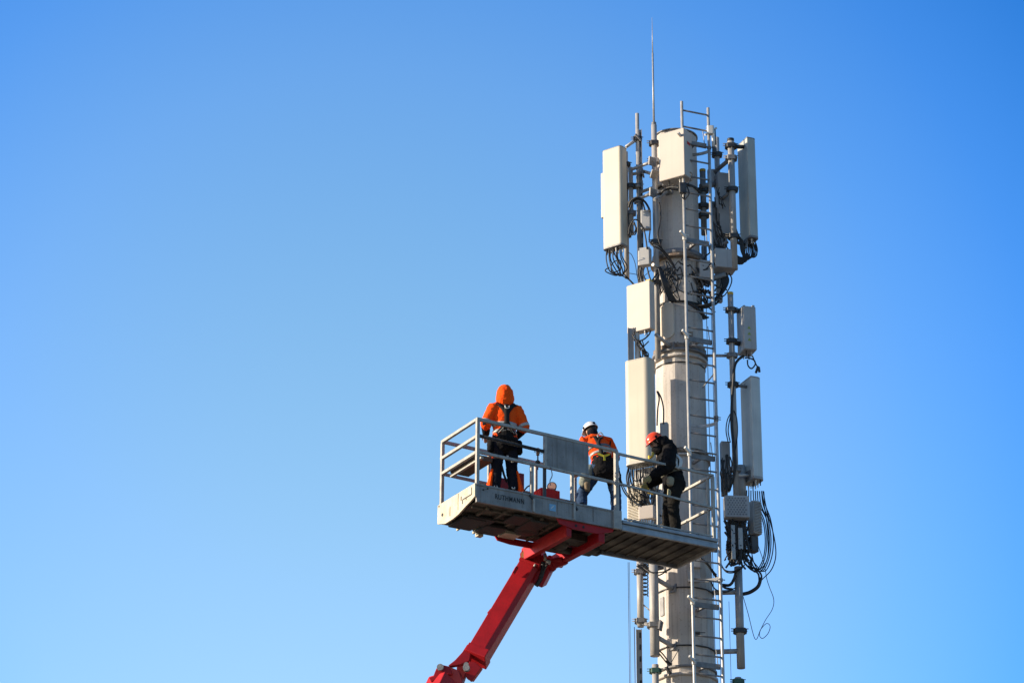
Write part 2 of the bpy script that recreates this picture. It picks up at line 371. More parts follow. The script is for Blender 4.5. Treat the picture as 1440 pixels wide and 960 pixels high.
def arm(a, b_, r=.03, name='support_arm', label='', group='support arms holding the antenna poles to the mast', mt=None, plates=True, flat=False):
    a, b_ = Vector(a), Vector(b_); t = empty(name, b_, label, 'support arm', group)
    q = MB()
    if flat: q.bar(a-b_, (0,0,0), .04, .075)
    else: q.tube([a-b_, (0,0,0)], r, 12)
    q.build('tube', mt or M_GALV, t)
    if plates:
        d = (a-b_).normalized(); q = MB(); q.bar(d*.0, d*.03, .16, .16); q.build('end_plate', M_GALVD, t)
    return t
def cables(lst, name, label, group=None, r=.011, mt=None, cat='cables', n=7):
    """lst of cables, each a list of (px,py,Y)"""
    o = at(*(lst[0][1][0] if isinstance(lst[0], tuple) else lst[0][0])); t = empty(name, o, label, cat, group)
    for c in lst:
        rr = r
        if isinstance(c, tuple): rr, c = c
        pts = smooth_pts([at(*p)-o for p in c], n)
        b = MB(); b.tube(pts, rr, 6); b.build('cable', mt or M_DARK, t)
    return t

# ------------------------------------------------------------------ lightning rod and poles, left group
t, p1, zb = pole(919.6, 176, 506, 44.6, .052, 'mounting_pole', 'pale grey pole carrying the lightning rod left of the mast top', 'pole', 'poles the antennas are clamped to', clamps=((202, M_DKMET), (227, M_GALV), (272, M_GALV), (341, M_DKMET), (398, M_DKMET)))
rod = empty('lightning_rod', Vector((p1.x, p1.y, p1.z+.05)), 'thin tapering lightning rod, the highest point of the mast', 'lightning rod')
b = MB(); hz = at(919.2, 78, 44.6).z-p1.z; ht = at(919.2, 28, 44.6).z-p1.z
b.tube([(0,0,-.05),(0,0,hz)], [.020,.016], 8); b.build('lower_rod', M_GALV, rod)
b = MB(); b.tube([(0,0,hz+.001),(0,0,ht)], [.011,.003], 8); b.build('tip', M_RUNG, rod)
b = MB(); b.tube([(0,0,-.049),(0,0,.0)], .045, 12); b.build('socket', M_GALVD, rod)
pole(896, 160, 397, 44.9, .036, 'mounting_pole', 'slim grey pole rising behind the cream antenna at top left', 'pole', 'poles the antennas are clamped to', clamps=((196, M_DKMET), (262, M_GALVD), (283, M_GALVD)))
# perforated cable tray beside it
def tray(px, y0, y1, Y, w, label, name='cable_tray'):
    p = at(px, y1, Y); h = at(px, y0, Y).z-p.z; t = empty(name, p, label, 'cable tray', 'cable trays')
    b = MB(); b.box((0,.02,h/2),(w-.002,.006,h)); b.box((-w/2+.004,0,h/2),(.008,.05,h)); b.box((w/2-.004,0,h/2),(.008,.05,h)); b.build('channel', M_POLE, t, .002)
    b = MB(); k = int(h/.20)
    for i in range(k):
        z = (i+.5)*h/k; b.prism(rrect(w*.30,.10,.01,.01,3), 0, .004, Matrix.Translation((w*.22,.0155,z)) @ Matrix.Rotation(R(90), 4, 'X'))
    b.build('slots', M_DKMET, t); return t
tray(903, 182, 396, 44.88, .07, 'narrow perforated cable tray behind the upper left antennas')
pole(879.5, 214, 391, 44.9, .045, 'mounting_pole', 'grey pole directly behind the cream antenna, its cut end hanging below it', 'pole', 'poles the antennas are clamped to', clamps=((232, M_DKMET), (330, M_DKMET)))
pole(886.8, 236, 330, 44.8, .042, 'mounting_pole', 'short grey pole right of the cream antenna at top left', 'pole', 'poles the antennas are clamped to', clamps=((262, M_DKMET), (300, M_GALVD)))
GA = 'flat panel antennas'
panel(865, 211, 349.5, 44.6, -37, .43, .19, 'panel_antenna', 'tall cream panel antenna at the top left of the mast', 'antenna', GA, M_RADOME, rf=.055, capm=M_GALVD, ncon=8, cap_h=.03, bracket_rows=(.1,.9))
panel(852, 244, 306, 45.1, -37, .16, .1, 'radio_unit', 'small pale box behind the left edge of the tall cream antenna', 'radio unit', 'radio units', M_BOX)
panel(951, 189, 255, 44.28, -33, .54, .31, 'radio_unit', 'wide off white box in front of the mast top, small red mark on its side', 'radio unit', 'radio units', M_BOX, rf=.018, rb=.018, ncon=4)
t_, p_, h_ = panel(901.5, 400, 467, 44.28, -35, .5, .16, 'panel_antenna', 'square white panel antenna with a yellow topped corner, above the widest antenna', 'antenna', GA, M_BOX, rf=.02, ncon=4)
b = MB(); b.box((.20,-.02,h_+.012),(.09,.10,.024)); b.build('yellow_cap', M_YEL, t_, bevel=.004)
panel(901, 508, 654, 44.28, -30, .5, .26, 'panel_antenna', 'widest cream panel antenna with rounded edges, left of the mast above the crouching workers', 'antenna', GA, M_RADOME, rf=.10, rb=.03, capm=mat('faded cream cap', (.60,.57,.50), (.5,.47,.42)), ncon=0, cap_h=.04)
# red mark on the wide box
wb = [o for o in col.objects if o.name.startswith('radio_unit')][-1]
b = MB(); b.box((.271,.0,.70),(.004,.10,.06)); b.build('red_mark', M_REDB, wb)
# grey channel between the square antenna and the wide one
for px, w_, mt_, lab in ((887.5,.07,M_POLE,'pale upright channel below the square antenna, leftmost of a pair'),(896.5,.05,M_WHITE,'pale upright channel below the square antenna, rightmost of a pair')):
    p = at(px, 515, 44.3); h = at(px, 462, 44.3).z-p.z; t = empty('mounting_channel', p, lab, 'channel', 'upright channels')
    b = MB(); b.box((0,0,h/2),(w_,.05,h)); b.build('web', mt_, t); b = MB(); b.box((-w_/2-.01,-.01,h/2),(.014,.09,h)); b.box((w_/2+.01,-.01,h/2),(.014,.09,h)); b.build('flange', M_GALVD, t)
# left arms
def armpx(a, b_, lab, **k): return arm(at(*a), at(*b_), label=lab, **k)
armpx((884,240,44.85),(918,227,44.3),'highest support arm at top left, reaching right to the rod pole')
armpx((884,285,44.85),(919,271,44.35),'grey arm below the highest one at top left, meeting the rod pole')
armpx((884,246,44.85),(905,242,44.8),'short dark arm joining the poles behind the upper left antenna')
armpx((905,241,44.8),(921,246,44.5),'thin arm dipping right to the rod pole from the cable tray')
armpx((902,270,44.8),(934,258,44.6),'arm running from the cable tray up to the mast behind the rod pole')
armpx((884,262,44.85),(904,262,44.85),'level arm between two poles behind the upper left antenna')
armpx((880,207,44.85),(897,195,44.9),'raised sloping arm above the tall cream antenna')
armpx((920,281,44.3),(940,268,44.6),'sloping arm from the rod pole to the mast below the white box')
armpx((922,470,44.3),(944,488,44.6),'pale bent arm beside the octagonal cover plate on the mast', r=.032)
armpx((918,372,44.3),(935,380,44.6),'arm from the rod pole to the joint with tangled cables')
# little radios left
panel(908.5, 297, 323, 44.5, -10, .18, .12, 'radio_unit', 'small grey box with cables looping into its top, beside the rod pole', 'radio unit', 'radio units', M_RRU)
panel(907, 350, 374, 44.5, -20, .22, .14, 'radio_unit', 'small box with lit left side, below the looping cables at upper left', 'radio unit', 'radio units', M_RRU)
panel(934.5, 595, 622, 44.35, -20, .14, .10, 'radio_unit', 'small pale box on the mast behind the black hooded worker', 'radio unit', 'radio units', M_RRU)
# junction box below the white box, with conduit down into the ladder rail
panel(960, 258, 272, 44.0, 5, .13, .10, 'junction_box', 'small dark junction box under the wide white box', 'junction box', None, M_DKMET)

# ------------------------------------------------------------------ right group
pole(1027.5, 199, 379, 44.75, .062, 'mounting_pole', 'thick grey pole with a black cap next to the upper right antenna', 'pole', 'poles the antennas are clamped to', cap=M_DKMET, clamps=((206, M_DKMET), (223, M_GALVD), (267, M_DKMET), (333, M_DKMET)))
pole(1007.5, 194, 345, 45.2, .05, 'mounting_pole', 'plain grey pole between the ladder and the upper right antenna', 'pole', 'poles the antennas are clamped to', clamps=((218, M_DKMET),))
pole(988, 242, 330, 45.05, .055, 'mounting_pole', 'short pole with yellow cap seen between the ladder rungs near the top', 'pole', 'poles the antennas are clamped to', cap=M_YEL, mt=M_GALVD, clamps=((268, M_DKMET), (290, M_DKMET), (303, M_DKMET)))
pole(990, 347, 400, 45.0, .052, 'mounting_pole', 'stub of grey pole behind the ladder level with the upper joint', 'pole', 'poles the antennas are clamped to', mt=M_GALV)
panel(1012, 296, 348, 45.1, 10, .26, .16, 'radio_unit', 'dark edged grey box behind the right ladder rail near the top', 'radio unit', 'radio units', M_GALVD, ncon=3)
panel(1001, 240, 262, 45.15, -20, .14, .12, 'junction_box', 'small grey box between the yellow capped short pole and the ladder rail', 'junction box', None, M_RRU)
panel(990.5, 368, 392, 44.7, 15, .22, .14, 'junction_box', 'pale box behind the ladder at the tangled upper joint', 'junction box', None, M_RRU)
armpx((1023,340,44.75),(1000,352,45.0),'third grey arm angled down from the thick upper right pole', r=.035, mt=M_GALVD)
armpx((1020,385,44.8),(985,398,44.8),'heavy arm carrying the cable sweep behind the ladder', r=.05, mt=M_GALVD)
panel(1054.5, 200, 340, 44.95, 112, .40, .19, 'panel_antenna', 'tall weathered grey antenna at the top right, seen from its edge', 'antenna', GA, M_RADOMEG, rf=.07, capm=M_GALVD, ncon=8, cap_h=.04, bracket_rows=())
panel(1060.5, 535, 678, 44.95, 112, .42, .22, 'panel_antenna', 'tall pale antenna at the lower right with black cables falling from its base', 'antenna', GA, mat('pale grey radome', (.66,.68,.66), (.55,.58,.57), .5, 0, 2, streak=.3, streakc=(.33,.30,.26)), rf=.10, capm=M_POLE, ncon=8, cap_h=.05)
panel(1018, 246, 332, 45.05, 15, .24, .2, 'radio_unit', 'grey upright box between two poles near the upper right antenna', 'radio unit', 'radio units', M_RRU)
panel(1018, 355, 381, 44.85, 12, .42, .34, 'radio_unit', 'broad plain grey box at the foot of the thick upper right pole', 'radio unit', 'radio units', M_RRU, rf=.01)
panel(1012, 385, 425, 45.0, 15, .1, .1, 'radio_unit', 'narrow grey box hanging under the broad one on the right', 'radio unit', 'radio units', M_RRU)
tr, pr_, hr_ = panel(1051, 436, 496, 44.8, 15, .24, .36, 'radio_unit', 'grey radio with three small green triangles above the lower right antenna', 'radio unit', 'radio units', M_RRU, rf=.015, ncon=4)
b = MB(); b.box((.09,0,hr_+.02),(.04,.3,.05)); b.build('top_lug', M_RRU, tr)
for k in range(3):
    b = MB(); zc = .16+k*.115; b.add([(-.055,-.183,zc),(.015,-.183,zc),(-.02,-.183,zc+.06)], [(0,1,2)]); b.build('warning_label', mat('green yellow label', (.35,.42,.10), (.3,.36,.08)), tr)
lp1, _, _ = pole(1027, 415, 700, 44.75, .052, 'mounting_pole', 'long grey pole with a yellow cap beside the radio with triangles', 'pole', 'poles the antennas are clamped to', cap=M_YEL, clamps=((436, M_DKMET), (480, M_DKMET), (500, M_GALVD), (541, M_DKMET), (660, M_GALVD)))
pole(1038, 797, 939, 44.75, .071, 'mounting_pole', 'thick bare pole end hanging below the tangled cables at lower right', 'pole', 'poles the antennas are clamped to', clamps=((887, M_DKMET),))
pole(1038, 952, 1075, 44.75, .055, 'mounting_pole', 'grey pole top entering at the bottom of the picture right of the ladder', 'pole', 'poles the antennas are clamped to', clamps=((958, M_GREEN),))
armpx((1030,206,44.75),(1050,207,44.9),'dark top bracket arm joining the upper right antenna to its pole', mt=M_DKMET, r=.04)
armpx((1030,338,44.75),(1048,345,44.9),'dark lower bracket arm under the upper right antenna', mt=M_DKMET, r=.035)
armpx((1024,226,44.75),(1000,246,45.2),'grey arm angled down from the thick upper right pole', r=.04, mt=M_GALVD)
armpx((1024,272,44.75),(1005,290,45.2),'second grey arm angled down from the thick upper right pole', r=.035, mt=M_GALVD)
armpx((985,262,44.95),(1008,259,45.1),'level dark arm behind the ladder near the top', r=.05, mt=M_GALVD)
armpx((1028,437,44.75),(1046,437,44.85),'dark clamp arm holding the top of the radio with triangles', mt=M_DKMET, r=.045)
armpx((1028,481,44.75),(1044,484,44.85),'dark clamp arm holding the bottom of the radio with triangles', mt=M_DKMET, r=.045)
armpx((1027,500,44.75),(985,500,44.9),'level arm from the yellow capped pole to the rusty mast joint', r=.027)
armpx((1030,541,44.75),(1052,544,44.9),'bracket arm at the top of the lower right antenna', mt=M_GALVD, r=.03)
armpx((1030,668,44.75),(1054,668,44.9),'bracket arm at the foot of the lower right antenna', mt=M_WHITE, r=.025)
armpx((1038,832,44.75),(998,833,44.9),'thick level arm from the mast to the lower right pole, nearest the platform', r=.043)
armpx((1038,915,44.75),(1000,916,44.9),'thick level arm from the mast to the lower right pole, near its cut end', r=.043)
armpx((988,545,44.6),(1007,522,44.35),'short stay between the ladder and the mast joint', r=.012, plates=False)
# lower right radios
t3, p3, h3 = panel(1036, 699, 729, 44.5, 4, .44, .2, 'radio_unit', 'light grey radio with a honeycomb grille, right of the platform end', 'radio unit', 'radio units', M_RRU, rf=.03, rb=.02)
b = MB()
for j in range(8):
    for i in range(7):
        x = -.16+i*.052+(j % 2)*.026; z = .05+j*.042
        if x < .17 and z < h3-.03: b.prism(ngon(.017, 6, 0), 0, .004, Matrix.Translation((x, -.103, z)) @ Matrix.Rotation(R(90), 4, 'X'))
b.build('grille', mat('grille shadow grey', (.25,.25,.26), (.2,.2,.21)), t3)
panel(1062, 706, 752, 44.75, 28, .17, .2, 'radio_unit', 'slim grey radio with louvres under the lower right antenna', 'radio unit', 'radio units', M_RRU, fins=True)
panel(1036, 732, 784, 44.85, 0, .30, .28, 'radio_unit', 'dark radio wrapped in cables below the honeycomb grille', 'radio unit', 'radio units', mat('dark grey housing', (.10,.10,.105), (.05,.05,.055), .6), fins=True)
panel(1059, 755, 776, 44.8, 28, .15, .16, 'radio_unit', 'small dark box under the slim louvred radio', 'radio unit', 'radio units', MATS['dark grey housing'])
panel(1021, 622, 690, 44.95, 10, .16, .14, 'radio_unit', 'grey box behind the long pole left of the lower right antenna', 'radio unit', 'radio units', M_RRU, ncon=2)
panel(1019, 665, 697, 44.85, 10, .1, .1, 'radio_unit', 'small rust brown box behind the platform end post', 'radio unit', 'radio units', M_RUST)
pole(1041.5, 655, 700, 45.0, .085, 'cable_drum', 'short fat grey cylinder behind the pole, left of the lower right antenna', 'cylinder', None, mt=M_RRU)
for px, y0, y1, w_, lab in ((1032, 738, 786, .065, 'narrow white strip hanging in the cables under the honeycomb radio, left one'), (1042, 742, 772, .075, 'broader white strip hanging in the cables under the honeycomb radio, right one')):
    p = at(px, y1, 44.5); h = at(px, y0, 44.5).z-p.z; b = MB(); b.box((0,0,h/2),(w_,.02,h)); b.box((-w_/2,-.01,h/2),(.008,.04,h)); o = b.build('mounting_strip', M_RUNG, None, bevel=.003); o.location = p; tag(o, lab, 'strip')
panel(978, 775, 798, 44.45, 5, .2, .08, 'junction_box', 'grey box on the mast just below the platform end', 'junction box', None, M_RRU)
# lower left
pole(899.7, 789, 881, 44.5, .058, 'mounting_pole', 'grey pole end at lower left, shorter of the two under the platform', 'pole', 'poles the antennas are clamped to', clamps=((804, M_GALVD), (873, M_GALVD)))
pole(918.6, 775, 922, 44.4, .082, 'mounting_pole', 'fat grey pole under the platform, left of the mast', 'pole', 'poles the antennas are clamped to', clamps=((879, M_GALVD),))
pole(921.5, 934, 1070, 44.45, .058, 'mounting_pole', 'grey pole with a dark green clamp at the bottom edge left of the mast', 'pole', 'poles the antennas are clamped to', clamps=((943, M_GREEN),))
tray(901, 884, 1070, 44.55, .10, 'cable tray hanging below the shorter pole at lower left')
armpx((924,814,44.4),(947,828,44.6),'pale arm bracing the fat lower left pole to the mast, upper one', r=.042, mt=M_POLE)
armpx((924,895,44.4),(947,909,44.6),'pale arm bracing the fat lower left pole to the mast, lower one', r=.042, mt=M_POLE)
armpx((896,876,44.5),(930,879,44.35),'dark clamp bar tying the two lower left poles together near their ends', r=.03, mt=M_GALVD)
armpx((896,806,44.5),(936,797,44.4),'dark clamp bar tying the two lower left poles together under the platform', r=.03, mt=M_GALVD)
armpx((905,850,44.5),(914,858,44.4),'tiny stay between the two lower left poles', r=.012, plates=False)
# ------------------------------------------------------------------ cables
rnd = random.Random(3)
def droop(x0, y0, x1, y1, Y0, Y1, sag, k=3, wob=3.):
    pts = []
    for i in range(k+2):
        t = i/(k+1); pts.append((x0+(x1-x0)*t+(rnd.uniform(-wob,wob) if 0 < i < k+1 else 0), y0+(y1-y0)*t+sag*4*t*(1-t)+(rnd.uniform(-wob,wob) if 0 < i < k+1 else 0), Y0+(Y1-Y0)*t))
    return pts
# under top left antenna: white tipped leads and loops
cl = []
for k in range(8):
    x = 853+k*3.2; y0 = 352-k*.9; cl.append([(x,y0,44.56),(x+rnd.uniform(-1,2),y0+14,44.56),(x+rnd.uniform(2,8),y0+30,44.6),(874+rnd.uniform(-3,3),388,44.75)])
cl.append([(857,353,44.6),(858,370,44.52),(863,382,44.52),(871,379,44.52),(873,368,44.6),(868,366,44.6),(860,372,44.6),(861,383,44.6),(872,386,44.7)])
cl.append([(862,352,44.6),(868,366,44.52),(873,376,44.52),(868,387,44.56),(856,384,44.52),(851,380,44.52),(857,376,44.52)])
cl.append([(872,386,44.75),(884,393,44.7),(894,404,44.7)]); cl.append([(876,384,44.75),(888,396,44.7),(897,405,44.7)])
cables(cl, 'cable_bundle', 'black leads looping below the tall cream antenna at top left', 'cable bundles', r=.011)
cables([[(883,355,44.4),(888,358,44.4),(893,370,44.5),(896,388,44.6),(898,396,44.7)],[(884,384,44.4),(895,386,44.5),(904,389,44.5),(915,380,44.5)]], 'cable_bundle', 'two thin wires left of the cable tray, below the tall cream antenna', 'cable bundles', r=.006)
cables([(.020,[(884,292,44.4),(887,283,44.35),(896,278,44.3),(906,283,44.35),(912,292,44.4),(914,298,44.4)]),
        (.016,[(885,296,44.4),(892,282,44.35),(902,282,44.35),(907,296,44.4)]),
        (.014,[(884,330,44.4),(886,318,44.4),(892,309,44.35),(899,312,44.35),(905,322,44.4),(908,335,44.4),(910,350,44.4)]),
        (.013,[(884,300,44.5),(885,320,44.5),(892,330,44.45),(895,322,44.4),(890,314,44.45),(884,318,44.5)]),
        (.012,[(884,329,44.5),(890,329,44.4),(894,322,44.4),(892,312,44.4)])], 'cable_bundle', 'thick black cables arching right of the tall cream antenna into a small grey box', 'cable bundles')
cl = [[(914,325,44.4),(913,337,44.35),(917,345,44.2),(926,349,44.2),(934,356,44.35),(943,368,44.45),(950,378,44.45)],
      [(917,341,44.2),(928,347,44.2),(938,358,44.35),(946,370,44.45),(950,378,44.45)],
      [(918,346,44.2),(930,352,44.2),(938,362,44.35),(948,376,44.45)],
      [(927,285,44.5),(929,300,44.45),(928,315,44.4),(925,330,44.3),(929,345,44.3),(935,358,44.4)],
      [(910,376,44.4),(913,388,44.4),(916,396,44.4)],[(906,376,44.4),(904,385,44.4),(910,397,44.4)],[(902,376,44.4),(900,386,44.4),(904,398,44.4)],
      [(899,352,44.5),(900,366,44.5),(897,380,44.5),(899,394,44.5)],[(926,273,44.4),(935,266,44.3),(944,263,44.2),(955,264,44.0)]]
cables([(.014, c) for c in cl], 'cable_bundle', 'black cables crossing the rod pole and running down the mast', 'cable bundles')
cables([(.026,[(926,276,44.45),(933,268,44.3),(943,265,44.3),(953,267,44.25)]),(.012,[(955,266,44.0),(958,276,43.98),(962,280,43.98)]),(.012,[(966,262,44.0),(969,272,43.98),(963,281,43.98)]),(.010,[(968,258,44.0),(973,246,44.0),(970,242,44.0)]),
        (.016,[(962,272,43.98),(962.5,281,44.0)]),(.010,[(985,270,44.7),(976,263,44.2),(968,262,44.0)])], 'cable_bundle', 'dark cables joining the junction box under the wide white box', 'cable bundles')
# tangle on the upper joint
cl = []
for k in range(22):
    x0 = rnd.uniform(924,962); y0 = rnd.uniform(366,392); x1 = x0+rnd.uniform(-14,26); y1 = y0+rnd.uniform(6,44)
    cl.append((rnd.choice((.009,.012,.014)), droop(x0,y0,min(x1,990),min(y1,432),44.42,44.45,rnd.uniform(-8,8),3,5)))
for k in range(10):
    cl.append((.016, [(926+k*.7,376+k*.8,44.35),(930+k,392+k*.6,44.3),(936+k*.8,410,44.35),(943+k*.9,424,44.42)]))
cables(cl, 'cable_bundle', 'dense tangle of black cables on the upper mast joint', 'cable bundles')
cl = []
for k in range(30):
    x0 = rnd.uniform(965,1000); y0 = rnd.uniform(372,420); cl.append((rnd.choice((.010,.014,.018)), droop(x0,y0,x0+rnd.uniform(8,36),y0+rnd.uniform(-25,30),44.62,44.85,rnd.uniform(-3,14),3,4)))
for k in range(9):
    cl.append((.020, [(1021-k*.8,384+k,44.85),(1024-k*1.0,396+k,44.85),(1016-k,412+k,44.8),(1003-k,424+k,44.7),(990-k*2,430,44.6)]))
cl.append((.012,[(1025,384,44.85),(1029,392,44.85),(1027,402,44.85),(1020,414,44.8),(1015,417,44.8)]))
cl.append((.03,[(966,425,44.5),(978,432,44.5),(988,442,44.55),(994,447,44.6)]))
cables(cl, 'cable_bundle', 'heavy black cable sweep behind the ladder under the broad grey box', 'cable bundles')
cl = []
for k in range(16):
    x0 = rnd.uniform(999,1012); y0 = rnd.uniform(262,340); cl.append((rnd.choice((.008,.011)), droop(x0,y0,x0+rnd.uniform(3,22),y0+rnd.uniform(20,62),44.7,44.85,rnd.uniform(-4,8),3,3)))
for k in range(6):
    cl.append((.013, droop(rnd.uniform(1002,1010),rnd.uniform(345,352),rnd.uniform(1012,1020),rnd.uniform(356,366),44.75,44.8,-6,3,2)))
cables(cl, 'cable_bundle', 'thin black cables strung between the ladder and the thick upper right pole', 'cable bundles')
# right upper antenna loops
cl = []
for k in range(9):
    x = 1047+k*1.9; y = 344
    s = k/8
    cl.append([(x,y,44.95),(x+2-4*(1-s),y+10+4*s,44.9),(1044+14*s,360+rnd.uniform(-2,4)+(1-s)*10,44.85),(1038+4*s,362+(1-s)*9,44.8),(1033,356+rnd.uniform(0,7),44.78)])
for k in range(3): cl.append([(1063-k*3,342,44.9),(1065-k*3,352,44.9),(1062-k*3,361,44.88),(1055-k*2,361,44.85),(1051,356,44.85)])
for k in range(5): cl.append([(1034+k,318+k*4,44.8),(1040+k,338,44.8),(1042+k,352,44.82),(1046+k,362,44.85)])
cables(cl, 'cable_bundle', 'black cable loops under the upper right antenna', 'cable bundles', r=.012)
# mid left cables under the square antenna
cl = [(.014,[(889,470,44.25),(893,476,44.2),(900,479,44.2),(908,475,44.2),(914,468,44.2),(914,461,44.25)]),(.012,[(888,474,44.3),(895,481,44.3),(903,486,44.2),(908,495,44.3),(912,503,44.3)]),
      (.026,[(895,482,44.3),(899,478,44.3)]),(.013,[(900,480,44.3),(905,490,44.2),(907,502,44.3)]),(.013,[(897,482,44.35),(903,494,44.2),(904,504,44.3)]),(.012,[(912,480,44.35),(906,486,44.2),(900,492,44.25),(901,504,44.3)])]
for k in range(5): cl.append((.010, droop(rnd.uniform(896,905),478,rnd.uniform(900,914),504,44.15,44.3,0,3,2.5)))
cables(cl, 'cable_bundle', 'black cables hanging between the square antenna and the widest one', 'cable bundles')
cables([(.013,[(924,598,44.3),(925,575,44.3),(927,560,44.3),(924,550,44.35)]),(.013,[(933,596,44.3),(933,575,44.3),(930,560,44.3),(925,550,44.35)])], 'cable_bundle', 'two black cables rising from the small pale box on the mast', 'cable bundles')
# under the widest antenna
cl = []
for k in range(22):
    x = 883+k*1.85; cl.append((.0085, [(x,655-k*.25,44.21),(x+rnd.uniform(-.5,.5),668,44.19),(x+rnd.uniform(-1,5),684+rnd.uniform(-4,8),44.18),(x+rnd.uniform(2,12)*(1 if k < 11 else -.6),702+rnd.uniform(-5,15),44.24)]))
cl += [(.012,[(884,655,44.21),(881,672,44.13),(885,690,44.08),(896,703,44.13),(908,708,44.18)]), (.012,[(884,660,44.21),(889,682,44.13),(899,693,44.13),(912,700,44.18)]),
       (.012,[(888,655,44.21),(890,672,44.15),(896,676,44.13),(903,670,44.15),(905,657,44.21)])]
for k in range(14): cl.append((rnd.choice((.008,.010,.012)), droop(rnd.uniform(886,915),rnd.uniform(690,712),rnd.uniform(898,932),rnd.uniform(700,738),44.18,44.21,rnd.uniform(-6,10),3,5)))
cables(cl, 'cable_bundle', 'many black cables falling from the widest antenna in front of the red helmeted worker', 'cable bundles')
tA, pA, hA = panel(898, 682, 735, 44.42, -35, .34, .22, 'radio_unit', 'finned cream radio below the widest antenna', 'radio unit', 'radio units', mat('cream radio housing', (.66,.62,.54), (.58,.54,.47)), fins=True)  # housing and fins share one even cream colour
panel(909, 660, 690, 44.5, -30, .42, .16, 'radio_unit', 'grey radio right under the widest antenna, half hidden by its cables', 'radio unit', 'radio units', M_RRU)
panel(910, 712, 730, 44.15, -20, .28, .12, 'radio_unit', 'small white box low among the cables beside the red helmeted worker', 'radio unit', 'radio units', M_BOX)
panel(925, 690, 740, 44.45, -30, .2, .14, 'radio_unit', 'pale box against the mast behind the legs of the red helmeted worker', 'radio unit', 'radio units', M_RRU)
# centre right cables
cl = [(.026,[(1046,500,44.75),(1038,506,44.7),(1033,516,44.66),(1031,540,44.66),(1029,570,44.66),(1029,600,44.66),(1032,630,44.66),(1034,655,44.66),(1030,675,44.7),(1025,690,44.75)]),
      (.014,[(1048,503,44.75),(1052,503,44.7),(1060,506,44.7),(1062,512,44.7),(1057,518,44.7),(1052,514,44.7),(1051,506,44.72)]),
      (.012,[(1058,500,44.75),(1062,510,44.72),(1066,517,44.72)]),(.024,[(1066,515,44.72),(1063,524,44.72)]),(.022,[(1067,516,44.72),(1068,523,44.72)]),
      (.010,[(1024,622,44.7),(1021,605,44.68),(1023,590,44.68),(1028,580,44.68)]),(.010,[(1027,622,44.7),(1024,605,44.68),(1027,585,44.68)]),(.010,[(1033,640,44.7),(1037,610,44.68),(1036,588,44.68),(1032,577,44.68)])]
cables(cl, 'cable_bundle', 'thick black cable clipped down the long pole below the radio with triangles', 'cable bundles')
cl = []
for k in range(9): cl.append((.011, droop(1014+k*1.6,rnd.uniform(636,650),1015+k*1.7,rnd.uniform(680,696),44.68,44.7,0,3,2)))
cables(cl, 'cable_bundle', 'short black cables behind the end post of the platform', 'cable bundles')
# big falls on the right
cl = []
for k in range(9):
    x = 1050+k*3.0; y = 689+k*.2
    a = rnd.uniform(0,1); bx = 1072+k*1.6+rnd.uniform(-3,3)
    if k < 3: cl.append([(x,y,44.9),(x,y+14,44.88),(x+1,y+32,44.85),(x-3,y+60,44.8),(x-6,y+75,44.8)])
    else: cl.append([(x,y,44.9),(x+2,y+18,44.88),(bx-3,730,44.85),(bx+1,758,44.85),(bx-2,785,44.82),(bx-12,803,44.8),(1062-rnd.uniform(0,8),806-k*2,44.8),(1056,790-k,44.8)])
cl += [[(1073,690,44.9),(1079,720,44.85),(1088,752,44.85),(1091,780,44.82),(1085,800,44.8),(1072,814,44.8),(1066,822,44.78)],
       [(1071,690,44.9),(1077,725,44.85),(1080,755,44.85),(1079,785,44.82),(1068,800,44.8),(1060,790,44.8),(1056,770,44.8)]]
cables([(.010, c) for c in cl], 'cable_bundle', 'long black cables falling and looping from the lower right antenna', 'cable bundles')
cables([(.032,[(1044,835,44.75),(1055,832,44.75),(1066,824,44.75),(1070,812,44.76)]),(.016,[(1066,822,44.76),(1071,810,44.76),(1064,800,44.78),(1050,795,44.8)]),(.016,[(1068,820,44.76),(1066,806,44.76),(1056,800,44.78),(1046,790,44.8)]),
        (.026,[(1016,822,44.7),(1026,822,44.65),(1032,814,44.65),(1036,800,44.65)]),(.02,[(1000,800,44.6),(1008,812,44.6),(1018,825,44.62),(1030,828,44.65)]),(.022,[(985,785,44.4),(994,792,44.4),(1003,804,44.5),(1007,808,44.55)]),
        (.012,[(1013,790,44.65),(1018,800,44.6),(1028,803,44.6),(1040,800,44.6),(1047,794,44.65)]),(.012,[(1014,794,44.65),(1022,804,44.6),(1034,804,44.6),(1044,798,44.65)]),(.012,[(1000,818,44.5),(1006,828,44.5),(1020,832,44.6),(1034,826,44.65)])], 'cable_bundle', 'thick black hoses curling round the mast just below the platform end', 'cable bundles')
cl = []
for k in range(60): cl.append((rnd.choice((.010,.013,.018)), droop(rnd.uniform(1018,1052),rnd.uniform(728,775),rnd.uniform(1020,1056),rnd.uniform(760,800),44.5,44.58,rnd.uniform(-6,12),3,5)))
cables(cl, 'cable_bundle', 'knotted dark cables under the honeycomb radio', 'cable bundles')
wr = cables([(.006,[(1045,838,44.7),(1052,862,44.7),(1062,898,44.7),(1070,884,44.7),(1078,876,44.7),(1083,880,44.7),(1080,890,44.7),(1072,897,44.7),(1068,890,44.7),(1076,872,44.7),(1086,856,44.7),(1088,842,44.7),(1082,825,44.7),(1078,812,44.7),(1074,790,44.8),(1062,755,44.85)])], 'loose_wire', 'thin wire hanging loose in a curl at lower right', cat='wire')
cl = []
for k in range(12): cl.append((.012, droop(rnd.uniform(894,903),rnd.uniform(789,800),rnd.uniform(915,945),rnd.uniform(785,800),44.4,44.4,rnd.uniform(-3,12),3,3)))
cl.append((.012,[(905,798,44.4),(915,804,44.3),(930,804,44.3),(942,800,44.35),(947,794,44.45)]))
cables(cl, 'cable_bundle', 'black cables tangled round the pole tops just below the platform', 'cable bundles')
